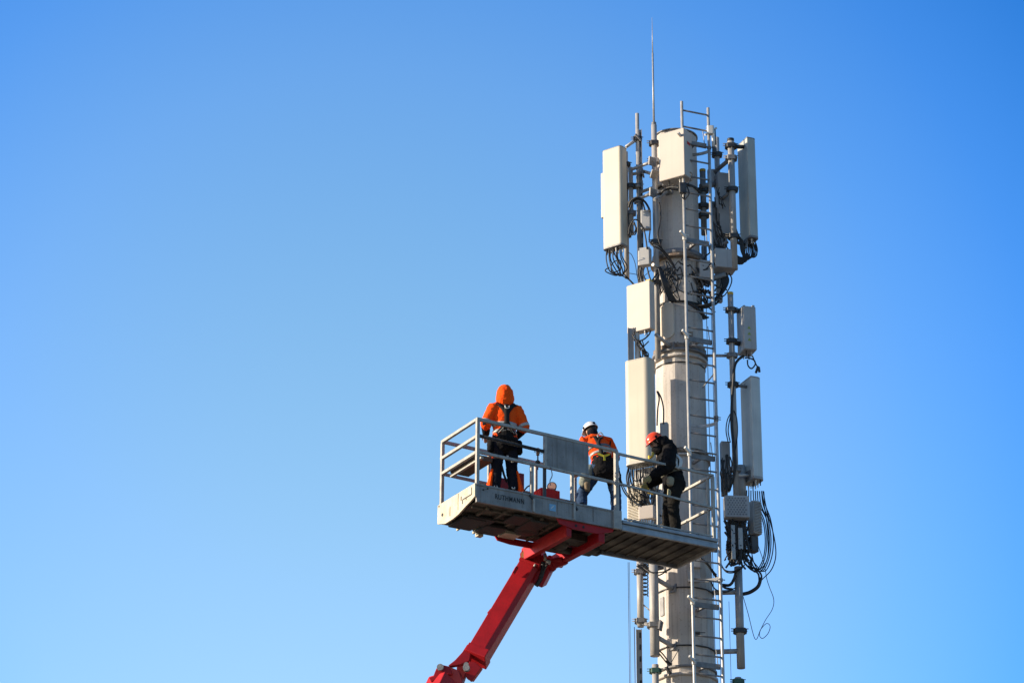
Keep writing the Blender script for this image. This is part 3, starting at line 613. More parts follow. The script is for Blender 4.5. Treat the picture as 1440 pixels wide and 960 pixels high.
# coiled hose beside the fat pole, leads at the foot
pts = []
for i in range(90):
    t = i/89; a = t*2*math.pi*6; pts.append((908+3.2*math.cos(a), 806+32*t+2*math.sin(a), 44.5+.04*math.sin(a)))
cables([(.010, pts)], 'coiled_lead', 'springy coiled black lead between the two lower left poles', cat='cable', n=1)
cables([(.012,[(925,912,44.4),(933,920,44.35),(941,931,44.35)]),(.012,[(926,917,44.4),(934,927,44.35),(941,935,44.35)]),(.022,[(936,929,44.38),(945,934,44.38)]),(.03,[(937,938,44.4),(943,947,44.4)]),(.007,[(941,936,44.4),(949,922,44.42),(955,912,44.45)])], 'cable_bundle', 'two black leads plugged into the mast near the bottom edge', 'cable bundles')
# ropes: thin vertical lines
def rope(px, y0, y1, Y, r, lab, mt=M_DKMET, g_='thin vertical lines'):
    p = at(px, y1, Y); h = at(px, y0, Y).z-p.z; b = MB(); b.tube([(0,0,0),(0,0,h*.5),(0,0,h)], r, 6); o = b.build('steel_wire', mt, None); o.location = p; tag(o, lab, 'wire', g_)
rope(886.5, 790, 1050, 44.4, .005, 'thin wire hanging free under the platform, farthest left')
rope(888.3, 790, 1050, 44.5, .004, 'very thin wire just right of the farthest left one under the platform')
rope(894.3, 881, 1050, 44.55, .007, 'thin wire close to the left side of the lower cable tray')
rope(1016.5, 365, 1060, 44.35, .005, 'taut thin safety wire just right of the ladder')
rope(1031, 845, 1060, 44.85, .004, 'thin dark wire left of the cut lower right pole')
rope(1009.2, 300, 1060, 44.9, .006, 'thin wire running down behind the right rail of the ladder')

# ------------------------------------------------------------------ boom lift
A = at(670, 705, 40.5); PA = R(29.6)
PM = Matrix.Translation(A) @ Matrix.Rotation(PA, 4, 'Z')
def PL(x, y, z): return PM @ Vector((x, y, z))
PI_ = PM.inverted()
lift = empty('boom_lift', A, 'red boom lift raising a long aluminium work platform with railings', 'boom lift', rz=PA)
W_, XL, XE = 1.25, 2.66, 4.6
def lb(mb, name, mt, bevel=0., label=None): return mb.build(name, mt, lift, bevel, label)
# toe boards / deep frame of the main section
b = MB(); b.box((XL/2, .015, .155), (XL, .03, .31)); b.box((XL/2,-.006,.02),(XL,.012,.04)); b.box((XL/2,-.006,.295),(XL,.012,.03))
for x in (1.02, 1.06, 1.50, 1.79, 2.18, 2.55): b.box((x,-.005,.16),(.008,.010,.236))
lb(b, 'toe_board', M_ALUP)
for c_, d_ in (((2.62,-.02,.155),(.15,.04,.318)),((1.04,-.018,.12),(.035,.036,.22)),((1.80,-.018,.16),(.035,.036,.30))):
    b = MB(); b.box(c_, d_); lb(b, 'corner_plate', M_ALU, .003)
# left end: deep panel with a cut lower corner and slots
prf = [(0,.09),(0,.31),(W_,.31),(W_,-.01),(.98,-.08),(.73,-.075),(.55,-.055),(.28,.015),(.14,.045)]
b = MB(); n = len(prf); vs = [Vector((-.002-.03*i, y, z)) for i in (0,1) for y, z in prf]
b.add(vs, [tuple(range(n))[::-1], tuple(range(n, 2*n))] + [(j, (j+1)%n, n+(j+1)%n, n+j) for j in range(n)])
M_END = mat('dusty cream aluminium', (.62,.57,.44), (.50,.45,.34), .6, .15, 6, bump=.2, speck=.35, streak=.3, streakc=(.25,.2,.13))
lb(b, 'end_board', M_END)
b = MB()
for (y0,z0,y1,z1,t_) in ((.10,.24,.10,.12,.02),(.10,.12,.40,.12,.018),(.40,.12,.40,.05,.02),(.28,.12,.28,.08,.015)):
    b.bar((-.034,y0,z0+.03),(-.034,y1,z1+.03),t_,.006,(1,0,0))
lb(b, 'slot', M_BLACKT)
for (y0,z0,y1,z1,t_) in ((.45,.22,.45,.15,.02),(.55,.30,.55,.02,.008),(.82,.16,.82,.0,.008)):
    b = MB(); b.bar((-.0345,y0,z0),(-.0345,y1,z1),t_,.006,(1,0,0)); lb(b, 'slot', M_BLACKT)
for y_, z_, r_ in ((1.08,.10,.028),(1.20,.28,.016)):
    b = MB(); b.tube([(-.031,y_,z_),(-.038,y_,z_)], r_, 12); lb(b, 'hole', M_BLACKT)
b = MB(); b.box((XL/2, W_-.015, .155), (XL, .03, .31)); lb(b, 'toe_board', M_ALUP)
# deck and underside ribs
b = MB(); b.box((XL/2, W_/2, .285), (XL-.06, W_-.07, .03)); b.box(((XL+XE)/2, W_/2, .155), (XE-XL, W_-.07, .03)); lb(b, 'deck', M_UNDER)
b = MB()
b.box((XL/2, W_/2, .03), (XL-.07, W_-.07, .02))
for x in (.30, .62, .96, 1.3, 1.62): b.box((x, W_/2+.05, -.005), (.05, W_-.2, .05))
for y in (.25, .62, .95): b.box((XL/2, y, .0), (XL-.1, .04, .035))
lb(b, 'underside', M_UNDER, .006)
b = MB()
k = 9
for i in range(k):
    x0 = XL+.04+(XE-XL-.08)*i/k; wv = (XE-XL-.08)/k
    b.box((x0+wv/2, W_/2, .075), (wv-.02, W_-.10, .03)); b.box((x0+.01, W_/2, .05), (.028, W_-.10, .03))
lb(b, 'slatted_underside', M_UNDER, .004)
# ribs below the back left edge, their sun streaks put into the pale colour
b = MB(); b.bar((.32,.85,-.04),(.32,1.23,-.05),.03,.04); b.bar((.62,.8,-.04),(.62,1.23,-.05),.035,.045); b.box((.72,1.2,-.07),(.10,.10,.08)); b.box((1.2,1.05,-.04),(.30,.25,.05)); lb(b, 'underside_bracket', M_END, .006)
b = MB(); b.box((.40,.70,-.035),(.5,.35,.05)); b.box((.95,.35,-.03),(.35,.4,.04)); b.ball((1.35,.75,-.03),(.22,.2,.06)); lb(b, 'underside_cover', mat('black plastic cover', (.018,.018,.02), (.035,.03,.026), .6, bump=.3), .01)
for c_, d_ in (((.30,.85,-.05),(.42,.55,.06)),((.80,.95,-.045),(.40,.40,.07)),((1.28,.45,-.04),(.36,.5,.06))):
    b = MB(); b.box(c_, d_); lb(b, 'underside_cover', MATS['black plastic cover'], .025)
# extension side beams: two rails with a groove
for y, s in ((.02, -1), (W_-.02, 1)):
    b = MB(); x0 = XL+.06
    b.box(((x0+XE)/2, y, .035), (XE-x0, .05, .07)); b.box(((x0+XE)/2, y+s*.012, .145), (XE-x0, .06, .055)); b.box(((x0+XE)/2, y-s*.01, .09), (XE-x0, .03, .05))
    lb(b, 'extension_beam', mat('blue grey aluminium rail', (.38,.40,.43), (.27,.29,.32), .45, .4, 6, streak=.2), .006)
b = MB(); b.box((XE-.01, W_/2, .08), (.05, W_-.05, .15)); lb(b, 'extension_end', M_ALU, .004)
b = MB(); b.box(((XL+XE)/2, -.004, .20), (XE-XL-.2, .02, .025)); lb(b, 'deck_edge', M_ALU)
# railing
def sq(a, b_, w=.045, name='rail', mt=M_ALU, lab=None):
    q = MB(); q.bar(a, b_, w, w); return lb(q, name, mt, .004, lab)
HT, HM, HE = 1.42, .86, 1.34
y0 = .03; yb = W_-.03
for x in (.0+.025,): 
    sq((x,y0,.315),(x,y0,HT-.0225), .055, 'post'); sq((x,yb,.315),(x,yb,HT-.0225), .055, 'post')
def zt(x): return HT-(HT-HE)*x/XE
sq((0,y0,zt(0)),(XL,y0,zt(XL)),.05,'top_rail'); sq((0,yb,zt(0)),(XL,yb,zt(XL)),.05,'top_rail')
sq((XL+.04,y0+.05,zt(XL)-.02),(XE,y0+.05,HE-.02),.04,'top_rail'); 
sq((0,y0,HM),(XL,y0,HM-.05),.045,'mid_rail'); sq((0,yb,HM),(XL,yb,HM-.05),.045,'mid_rail')
sq((XL+.04,y0+.05,.83),(XE,y0+.05,.74),.035,'mid_rail')
sq((.025,y0+.03,HT),(.025,yb-.03,HT),.05,'top_rail'); sq((.025,y0+.03,1.13),(.025,yb+.04,1.13),.05,'mid_rail'); sq((.025,y0+.03,.86),(.025,yb,.86),.05,'mid_rail')
sq((.13,.06,.80),(.13,1.1,.80),.05,'inner_rail')
for x in (1.03, 1.79): sq((x,y0,.315),(x,y0,HM-.05),.05,'post')
sq((1.30,y0+.05,.25),(1.30,y0+.05,.84),.045,'post',M_DKMET,'dark post')
sq((1.28,y0,.84),(1.28,y0,zt(1.28)-.03),.05,'post')
for x in (.9, 1.8): sq((x,yb,.315),(x,yb,zt(x)-.03),.045,'post')
sq((XL-.02,y0,.32),(XL-.02,y0,zt(XL)-.025),.065,'post'); sq((XL-.1,yb,.315),(XL-.1,yb,zt(XL)-.03),.05,'post')
# right end frame
for y in (y0+.05, .22, yb-.02): sq((XE-.02,y,.17),(XE-.02,y,HE-.045),.055 if y < .1 else .045,'post')
sq((XE-.02,y0+.07,HE-.02),(XE-.02,yb,HE-.02),.045,'top_rail',M_ALU); sq((XE-.02,y0+.07,.75),(XE-.02,yb,.75),.045,'mid_rail',M_ALU)
sq((4.2,yb-.02,.17),(4.2,yb-.02,HE-.05),.04,'post'); sq((4.2,yb-.02,.75),(XE,yb-.02,.75),.035,'mid_rail')
# sheet metal plate, threaded bar, letters, sticker
b = MB(); b.box((1.70,.02,1.11),(.80,.012,.51)); lb(b, 'sheet_panel', M_ALUP, .002)
b = MB(); b.tube([(.04,y0,1.14),(1.27,y0,1.10)], .024, 10)
for i in range(44): x = .06+i*.0275; b.tube([(x,y0,1.14-.04*(x-.04)/1.23),(x+.012,y0,1.14-.04*(x-.03)/1.23)], .031, 8)
lb(b, 'threaded_bar', M_DKMET)
b = MB(); b.tube([(1.08,y0-.01,1.09),(1.08,y0-.01,1.05),(1.14,y0-.01,1.05),(1.14,y0-.01,1.09)], .006, 6); b.tube([(1.17,y0-.01,1.09),(1.17,y0-.01,1.05),(1.22,y0-.01,1.05),(1.22,y0-.01,1.09)], .006, 6); lb(b, 'hook', M_DKMET)
fc = bpy.data.curves.new('lettering', 'FONT'); fc.body = 'RUTHMANN'; fc.size = .118; fc.extrude = .0015; fc.offset = .001; fc.space_character = 1.18
fo = bpy.data.objects.new('tmp', fc); col.objects.link(fo); bpy.context.view_layer.update()
me = bpy.data.meshes.new_from_object(fo.evaluated_get(bpy.context.evaluated_depsgraph_get())); bpy.data.objects.remove(fo)
xs = [v.co.x for v in me.vertices]; sx = .53/(max(xs)-min(xs))
for v in me.vertices: v.co = Vector((v.co.x*sx, v.co.y, v.co.z))
me.materials.clear(); me.materials.append(M_BLACKT)
lt = bpy.data.objects.new('lettering', me); col.objects.link(lt); lt.parent = lift; lt.location = (.335,-.003,.115); lt.rotation_euler = (R(90),0,0)
b = MB()
for x, z in ((.12,.22),(.20,.255)): b.tube([(x,-.001,z),(x,-.008,z)], .014, 10)
b.bar((.12,-.004,.22),(.20,-.004,.255),.004,.004); lb(b, 'bolt', M_BLACKT)
b = MB(); b.box((1.40,-.004,.15),(.12,.004,.115)); st = lb(b, 'sticker', M_STK)
b = MB(); b.bar((1.37,-.0075,.13),(1.42,-.0075,.18),.012,.003,(0,1,0)); q = b.build('sticker_mark', M_WHITE, st)
b = MB()
for x in (.97, 1.78): b.bar((x,-.012,.29),(x+.09,-.012,.19),.02,.03); b.box((x-.05,.0,.318),(.16,.03,.012))
lb(b, 'latch', M_DKMET)
# red support frame under the platform
def rplate(x0, x1, y, z0, z1, name, holes=()):
    pr = [(x0,z1),(x1,z1),(x1-.05,z1-.05),(x0+.55,z0),(x0+.15,z0+.0),(x0+.05,z1-.06)]
    pr = [(x0,z1),(x0+.06,z1-.08),(x0+.30,z0),(x1-.30,z0),(x1-.02,z1-.05),(x1,z1)]
    q = MB(); n = len(pr); vs = [Vector((x, y+.025*i, z)) for i in (0,1) for x, z in pr]
    q.add(vs, [tuple(range(n)), tuple(range(2*n-1, n-1, -1))] + [(j, n+j, n+(j+1)%n, (j+1)%n) for j in range(n)])
    o = lb(q, name, M_RED)
    if holes:
        q = MB()
        for x in holes: q.tube([(x,y-.001,(z1+z0)/2),(x,y-.006,(z1+z0)/2)], .022, 12)
        q.build('bolt_hole', M_BLACKT, o)
rplate(1.50, 2.58, .03, -.13, -.002, 'support_plate', (1.86, 2.0))
rplate(1.0, 2.62, W_-.06, -.14, -.032, 'support_plate')
b = MB(); b.box((1.74,.78,-.16),(.10,1.46,.22)); lb(b, 'jib_beam', M_RED, .012)
b = MB(); b.box((2.36,.80,-.16),(.12,1.50,.20)); lb(b, 'jib_beam', M_RED, .012)
b = MB(); b.box((2.05,.55,-.10),(.52,.3,.12)); b.tube([(1.78,.95,-.16),(2.32,.95,-.16)], .06, 14); b.ball((2.0,.75,-.15),(.14,.16,.09)); lb(b, 'slewing_gear', mat('greasy dark steel', (.10,.08,.06), (.05,.04,.035), .6, .3, 9), .01)
b = MB(); b.box((2.60,.95,-.06),(.35,.35,.14)); b.box((2.85,1.12,-.03),(.25,.16,.08)); lb(b, 'motor_cover', MATS['black plastic cover'], .02)
b = MB(); b.tube([(1.80,1.42,-.22),(2.42,1.42,-.22)], .075, 16); b.tube([(2.05,1.42,-.22),(2.09,1.42,-.22)], .10, 16); b.tube([(2.16,1.42,-.22),(2.2,1.42,-.22)], .10, 16); lb(b, 'pivot_pin', M_RED)
b = MB(); b.tube([(2.10,1.36,-.26),(2.14,1.36,-.26)], .05, 12); b.box((2.11,1.33,-.33),(.10,.04,.05)); lb(b, 'pivot_fitting', M_GALV, .004)
# knuckle and boom arm (world points -> local)
KN = at(744, 783, 42.75); BE = at(664, 917, 42.2)
def w2l(v): return PI_ @ v
d = (BE-KN).normalized(); side = d.cross(Vector((0,1,0))).normalized()
camv = (CAM-KN).normalized(); face_n = (camv - d*camv.dot(d)).normalized(); sidev = d.cross(face_n).normalized()
face_n2 = (Matrix.Rotation(R(20), 3, d) @ face_n).normalized(); side2 = d.cross(face_n2).normalized()
if side2.x < 0: side2 = -side2
def bxl(name, mt, a, b_, w, dep, prof=None, bevel=.015, off=0.):   # beam with cross-section w (along side2) x dep (along face_n2)
    q = MB(); pr = prof or [(-w/2,-dep/2),(w/2,-dep/2),(w/2,dep/2),(-w/2,dep/2)]
    n = len(pr); vs = [w2l(p + side2*(x+off) - face_n2*y) for p in (a, b_) for x, y in pr]
    q.add(vs, [tuple(range(n)), tuple(range(2*n-1, n-1, -1))] + [(j, n+j, n+(j+1)%n, (j+1)%n) for j in range(n)])
    return lb(q, name, mt, bevel)
pr = [(-.165,-.17),(.10,-.17),(.165,-.10),(.165,.17),(-.165,.17)]
arm0 = KN + d*.22; off0 = .11
bxl('boom_arm', M_RED, arm0, BE+d*.02, .34, .34, pr, .012, off0)
bxl('boom_collar', M_RED, arm0-d*.05, arm0+d*.0, .37, .35, None, .01, off0)
bxl('boom_collar', M_RED, BE-d*.06, BE+d*.10, .365, .36, None, .012, off0)
q = MB(); q.bar(w2l(arm0+d*.1-side2*(.14)), w2l(BE-d*.02-side2*(.14)), .02, .30); 
# head block
hb = [(-.10,-.17),(.13,-.17),(.13,.17),(-.10,.17)]
zax = Vector((0,0,1))
q = MB()
pts = [at(x,y,42.6) for x,y in ((735,805),(732,790),(731,778),(736,771),(752,771),(760,776),(768,795),(772,806),(762,826),(752,822))]
pts2 = [p+Vector((.08,.34,.15)) for p in pts]; n = len(pts)
q.add([w2l(p) for p in pts+pts2], [tuple(range(n))[::-1], tuple(range(n,2*n))] + [(j, (j+1)%n, n+(j+1)%n, n+j) for j in range(n)])
hbk = lb(q, 'boom_head', M_RED, .012)
q = MB(); n = 4; pts = [at(x,y,42.58) for x,y in ((733,777),(739,773),(738,783),(734,784))]; pts2 = [p+Vector((0,.03,0)) for p in pts]
q.add([w2l(p) for p in pts+pts2], [(3,2,1,0),(4,5,6,7)]+[(j,(j+1)%4,4+(j+1)%4,4+j) for j in range(4)]); q.build('sticker', mat('tan sticker', (.55,.35,.15), (.5,.3,.12)), hbk)
# hinge link between head and jib
q = MB(); q.tube([w2l(at(752,792,42.7)), w2l(at(790,786,42.7))], .05, 14); q.bar(w2l(at(757,786,42.65)), w2l(at(782,797,42.75)), .12, .14); q.bar(w2l(at(776,796,42.7)), w2l(at(796,789,42.8)), .10, .10); lb(q, 'hinge_link', M_RED, .008)
q = MB(); q.tube([w2l(at(766,778,42.55)), w2l(at(767,788,42.55))], .025, 10); q.tube([w2l(at(768,789,42.55)), w2l(at(774,791,42.55))], .035, 10); q.tube([w2l(at(751,794,42.5)), w2l(at(753,795,42.5))], .03, 10); lb(q, 'hydraulic_fitting', M_GALV)
q = MB(); q.tube(smooth_pts([w2l(at(x,y,42.6)) for x,y in ((764,790),(763,803),(759,815),(754,823))]), .04, 8); q.tube(smooth_pts([w2l(at(x,y,42.55)) for x,y in ((772,786),(766,800),(758,812))]), .016, 8); lb(q, 'hydraulic_hose', M_DARK)
# small edge step on the boom's left side and weld ribs
q = MB()
for y0_, x0_, y1_, x1_ in ((856,692,862,687),(797,727,806,722)): q.bar(w2l(at(x0_,y0_,42.4)), w2l(at(x1_,y1_,42.38)), .05, .05)
lb(q, 'boom_lug', M_RED, .004)
# lower joint: lugs, pins, lower arm running down out of the picture to the truck
def outline(pxs, Y, t_, name, mt, bevel=.01, parent=None, dz=0.):
    q = MB(); p = [at(x, y, Y) for x, y in pxs]; p2 = [v+Vector((t_*.25, t_, dz)) for v in p]; n = len(p)
    q.add([w2l(v) for v in p+p2], [tuple(range(n))[::-1], tuple(range(n,2*n))] + [(j, (j+1)%n, n+(j+1)%n, n+j) for j in range(n)])
    return q.build(name, mt, parent or lift, bevel)
outline(((657,905),(662,917),(660,929),(646,934),(634,936),(630,935),(640,927),(650,916)), 42.05, .10, 'joint_lug', M_RED)
outline(((660,929),(668,930),(677,938),(672,945),(664,956),(656,953),(654,942)), 42.05, .10, 'joint_lug', M_RED)
outline(((677,925),(682,930),(671,944),(665,955),(660,956),(656,948),(660,935)), 42.35, .10, 'joint_lug', M_RED)
outline(((613,940),(616,935),(622,934),(631,936),(636,944),(634,948),(625,947),(615,954),(606,958),(603,952),(609,950)), 41.95, .08, 'joint_lug', M_RED)
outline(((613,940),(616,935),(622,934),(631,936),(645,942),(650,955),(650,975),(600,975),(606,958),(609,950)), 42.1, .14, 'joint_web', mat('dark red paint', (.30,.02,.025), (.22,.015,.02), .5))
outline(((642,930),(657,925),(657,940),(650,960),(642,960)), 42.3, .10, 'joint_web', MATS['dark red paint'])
for x, y, rr in ((620,939.5,.055),(656.5,940,.055),(656.5,936,.04)):
    q = MB(); p = at(x,y,42.0); q.tube([w2l(p+Vector((-.01,-.10,0))), w2l(p+Vector((0,.0,0)))], rr, 14); lb(q, 'pin', M_GALVD)
LB0 = at(628, 962, 42.15); LB1 = Vector((-5.5, 38.0, 2.2))
q = MB(); q.bar(w2l(LB0+(LB0-LB1).normalized()*.02), w2l(LB1), .40, .50); lb(q, 'lower_boom', M_RED, .02)
q = MB(); q.tube([w2l(Vector((LB1.x,LB1.y,0))), w2l(Vector((LB1.x,LB1.y,1.4)))], 1.0, 24); q.bar(w2l(Vector((LB1.x,LB1.y,1.35))), w2l(Vector((LB1.x,LB1.y,2.3))), .9, .9); lb(q, 'turntable', M_RED)

# ------------------------------------------------------------------ things standing on the platform
def on_platform(name, x, y, z, label, cat, rz=0., group=None): return empty(name, PL(x,y,z), label, cat, group, PA+rz)
t = on_platform('equipment_case', 1.53, .40, .30, 'red equipment case standing on the platform under a round lamp', 'case')
b = MB(); b.box((0,0,.14),(.36,.24,.28)); b.build('shell', M_REDB, t, .012); b = MB(); b.box((0,0,-.0+.012),(.372,.25,.024)); b.build('base_rim', M_GALVD, t); b = MB(); b.box((-.25,0,.06),(.12,.2,.12)); b.build('side_pocket', mat('faded red plastic', (.6,.12,.1), (.5,.1,.08)), t, .01)
t = on_platform('work_lamp', 1.63, .40, .582, 'round work lamp on top of the red equipment case', 'lamp', R(-40))
b = MB(); b.tube([(0,.10,.09),(0,-.02,.09)], [.05,.082], 20); b.build('housing', M_DKMET, t); b = MB(); b.tube([(0,-.021,.09),(0,-.026,.09)], .066, 20); b.build('lens', M_GLASS, t); b = MB(); b.tube([(-.11,.05,.0),(-.10,.04,.06),(-.085,.04,.10)], .012, 8); b.tube([(0,.05,0),(0,.05,.03)], .03, 10); b.build('bracket', M_WHITE, t)
t = on_platform('control_box', 1.18, 1.05, .62, 'dark red control box on the back railing beside the orange hooded worker', 'control box')
b = MB(); b.box((0,0,.14),(.42,.16,.28)); b.build('housing', mat('dark red plastic', (.30,.02,.03), (.22,.015,.02), .5), t, .015); b = MB(); b.box((.18,-.02,.20),(.10,.2,.42)); b.build('side_cover', MATS['dark red plastic'], t, .01); b = MB(); b.tube([(.22,-.1,.1),(.30,-.1,.2),(.36,-.12,.24)], .012, 8); b.build('lever', M_DARK, t)
t = on_platform('tool_tray', .26, .66, .84, 'shallow brown tool tray at the left end of the platform', 'tray')
b = MB(); b.box((0,0,0),(.34,.80,.02)); b.box((-.165,0,.04),(.012,.80,.07)); b.box((.165,0,.04),(.012,.80,.07)); b.box((0,-.395,.04),(.33,.012,.07)); b.build('pan', mat('brown plywood', (.13,.085,.05), (.09,.06,.04), .7), t, .003)
b = MB(); b.ball((.02,-.25,.07),(.06,.07,.05)); b.box((-.06,-.12,.06),(.08,.14,.08)); b.build('tools', M_WHITE, t, .01)
t = on_platform('hanging_hook', 1.22, .16, .92, 'orange topped rope grab hanging beside the sheet metal panel', 'rope grab')
b = MB(); b.prism(rrect(.05,.05,.02,.02), .15, .27); b.build('grip', mat('orange plastic', (.85,.35,.10), (.8,.3,.08)), t); b = MB(); b.tube([(0,0,.15),(0,0,.06)], .012, 8); b.ball((0,0,.03),(.045,.04,.035)); b.tube([(0,0,.01),(.0,0,-.10)], .01, 8); b.build('swivel', M_DKMET, t)
# chain hanging near the dark post
b = MB(); pts = smooth_pts([(1.37,.0,.84),(1.39,-.01,.70),(1.35,-.01,.60),(1.36,-.01,.52)], 6); b.tube(pts, .008, 6); o = b.build('chain', M_GALVD, None); o.matrix_world = PM; 
loc_fix(o, (1.36,-.01,.52)); o.matrix_world = PM @ Matrix.Translation((1.36,-.01,.52)); tag(o, 'short light chain hanging by the dark post right of the sheet panel edge', 'chain')
t = on_platform('cable_coil', .35, 1.05, .32, 'small heap of black cable showing over the left end board', 'cable coil')
b = MB()
for k in range(5):
    pts = [(.13*math.cos(a/12*2*math.pi)*(1-.08*k)-.1, .13*math.sin(a/12*2*math.pi), .02+k*.025+.02*math.sin(a)) for a in range(13)]; b.tube(smooth_pts(pts, 3), .014, 6)
b.tube([(.1,0,.05),(.12,.02,.16),(.16,.02,.20)], .012, 6); b.tube([(.18,0,.05),(.2,.02,.15),(.23,.02,.17)], .012, 6); b.build('coil', M_DARK, t)
t = on_platform('cable_coil', 4.3, .55, .19, 'loops of black cable lying at the right end of the platform', 'cable coil')
b = MB()
for k in range(4):
    pts = [(.36*math.cos(a/14*2*math.pi)*(1-.1*k), .22*math.sin(a/14*2*math.pi), .02+k*.02+.05*(1+math.sin(a*.9+k))*(a % 3 == 0)) for a in range(15)]; b.tube(smooth_pts(pts, 3), .012, 6)
b.tube(smooth_pts([(-.6,-.3,.03),(-.3,-.35,.06),(0,-.4,.02),(.25,-.42,.03)], 5), .012, 6); b.build('coil', M_DARK, t)
t = on_platform('tool_bag', 3.35, .35, .19, 'dark low tool bag with small bright tool handles on the platform edge', 'tool bag')
b = MB(); b.prism(rrect(.55,.22,.08,.08), 0, .12, smooth=True, inset=.15, chamf=.03); b.build('bag', M_BLACKC, t)
b = MB()
for k in range(6): b.tube([(-.1+k*.045,-.1,.08),(-.1+k*.045+.01,-.11,.17)], .012, 6)
b.build('tool_handles', M_WHITE, t)
t = on_platform('safety_line', XL+.03, -.01, .95, 'steel ring and carabiner clipped to the middle post of the railing', 'carabiner')
b = MB()
for k, z in enumerate((-.03,-.16)):
    pts = [(-.08+.045*math.cos(a/10*2*math.pi), -.03, z+.055*math.sin(a/10*2*math.pi)) for a in range(11)]; b.tube(pts, .009, 6)
b.build('rings', M_GALV, t)
cables([(.013,[(872,676,42.1),(877,690,42.4),(887,702,42.9),(900,710,43.4)]),(.010,[(872,672,42.1),(880,690,42.5),(892,706,43.0),(902,712,43.4)])], 'safety_rope', 'pale and dark rope sagging from the middle post towards the radios', cat='rope', mt=mat('grey rope', (.25,.24,.22), (.15,.15,.14)))

# ------------------------------------------------------------------ people
def ell(mb, pts, radii, sidev, n=16):        # loft of ellipses: radii (w,d); sidev gives the width direction
    pts = [Vector(p) for p in pts]; k = len(pts); vs = []
    P2, R2 = [], []
    for i, p in enumerate(pts): P2.append(p); R2.append(radii[i] if isinstance(radii[i], tuple) else (radii[i], radii[i]))
    # rounded ends
    t0 = (P2[0]-P2[1]).normalized(); t1 = (P2[-1]-P2[-2]).normalized(); r0 = min(R2[0]); r1 = min(R2[-1])
    P2 = [P2[0]+t0*r0*.8, P2[0]+t0*r0*.5] + P2 + [P2[-1]+t1*r1*.5, P2[-1]+t1*r1*.8]
    R2 = [(R2[0][0]*.35,R2[0][1]*.35),(R2[0][0]*.8,R2[0][1]*.8)] + R2 + [(R2[-1][0]*.8,R2[-1][1]*.8),(R2[-1][0]*.35,R2[-1][1]*.35)]
    k = len(P2)
    for i, p in enumerate(P2):
        t = (P2[min(i+1,k-1)]-P2[max(i-1,0)]).normalized(); s = Vector(sidev); s = (s-t*s.dot(t)); 
        if s.length < .05: s = t.orthogonal()
        s.normalize(); dd = t.cross(s)
        for j in range(n):
            a = 2*math.pi*j/n; vs.append(p + s*math.cos(a)*R2[i][0] + dd*math.sin(a)*R2[i][1])
    o = len(mb.v); mb.add(vs, [(i*n+j, i*n+(j+1)%n, (i+1)*n+(j+1)%n, (i+1)*n+j) for i in range(k-1) for j in range(n)], True)
    mb.f.append([o+j for j in range(n)][::-1]); mb.sm.append(True); mb.f.append([o+(k-1)*n+j for j in range(n)]); mb.sm.append(True)
def remesh(mb, name, mt, parent, voxel=.012, smooth=4, disp=0., dscale=9., seed=0):
    me = mb.mesh(name); o = bpy.data.objects.new(name, me); col.objects.link(o)
    md = o.modifiers.new('r', 'REMESH'); md.mode = 'VOXEL'; md.voxel_size = voxel; md.use_smooth_shade = True
    ms = o.modifiers.new('s', 'SMOOTH'); ms.iterations = smooth; ms.factor = .5
    bpy.context.view_layer.update()
    me2 = bpy.data.meshes.new_from_object(o.evaluated_get(bpy.context.evaluated_depsgraph_get()))
    bpy.data.objects.remove(o)
    if disp:
        nn = [v.normal.copy() for v in me2.vertices]
        for v, nv in zip(me2.vertices, nn):
            q = Vector((v.co.x*dscale, v.co.y*dscale, v.co.z*dscale*1.6))+Vector((seed*7.3,0,0))
            f = noise.noise(q)*.6 + noise.noise(q*2.3)*.4; f = f if f > 0 else f*.5
            v.co += nv*(f*disp*2)
    me2.polygons.foreach_set('use_smooth', [True]*len(me2.polygons)); me2.materials.clear(); me2.materials.append(mt); me2.name = name
    o2 = bpy.data.objects.new(name, me2); col.objects.link(o2); o2.parent = parent; return o2
def bvh(o): return BVHTree.FromPolygons([v.co.copy() for v in o.data.vertices], [tuple(p.vertices) for p in o.data.polygons])
def ribbon(o, path, w, name, mt, parent, dirv=(0,1,0), origin_y=-1., off=.008, n=10):
    """strap laid on the surface of o; path in (x,z) seen along dirv (local y) or in (y,z) when dirv is +-x"""
    tr_ = bvh(o); dv = Vector(dirv); b = MB(); P = []
    pts = smooth_pts([Vector((p[0],0,p[1])) for p in path], n)
    L_, R_ = [], []
    for i, p in enumerate(pts):
        t = (pts[min(i+1,len(pts)-1)]-pts[max(i-1,0)]).normalized(); s = Vector((-t.z,0,t.x))*w/2
        row = []
        for q in (p+s, p-s):
            base = Vector((q.x, origin_y, q.z)) if abs(dv.y) > .5 else Vector((origin_y, q.x, q.z))
            h = tr_.ray_cast(base, dv)
            row.append(h[0]-dv*off if h[0] is not None else None)
        if row[0] is not None and row[1] is not None: P.append(row)
    if len(P) < 2: return None
    vs = []
    for r_ in P: vs += [r_[0], r_[1], r_[0]+dv*.006, r_[1]+dv*.006]
    fs = []
    for i in range(len(P)-1):
        a = i*4; c = a+4; fs += [(a,a+1,c+1,c),(a+2,c+2,c+3,a+3),(a,c,c+2,a+2),(a+1,a+3,c+3,c+1)]
    b.add(vs, fs, True); return b.build(name, mt, parent)
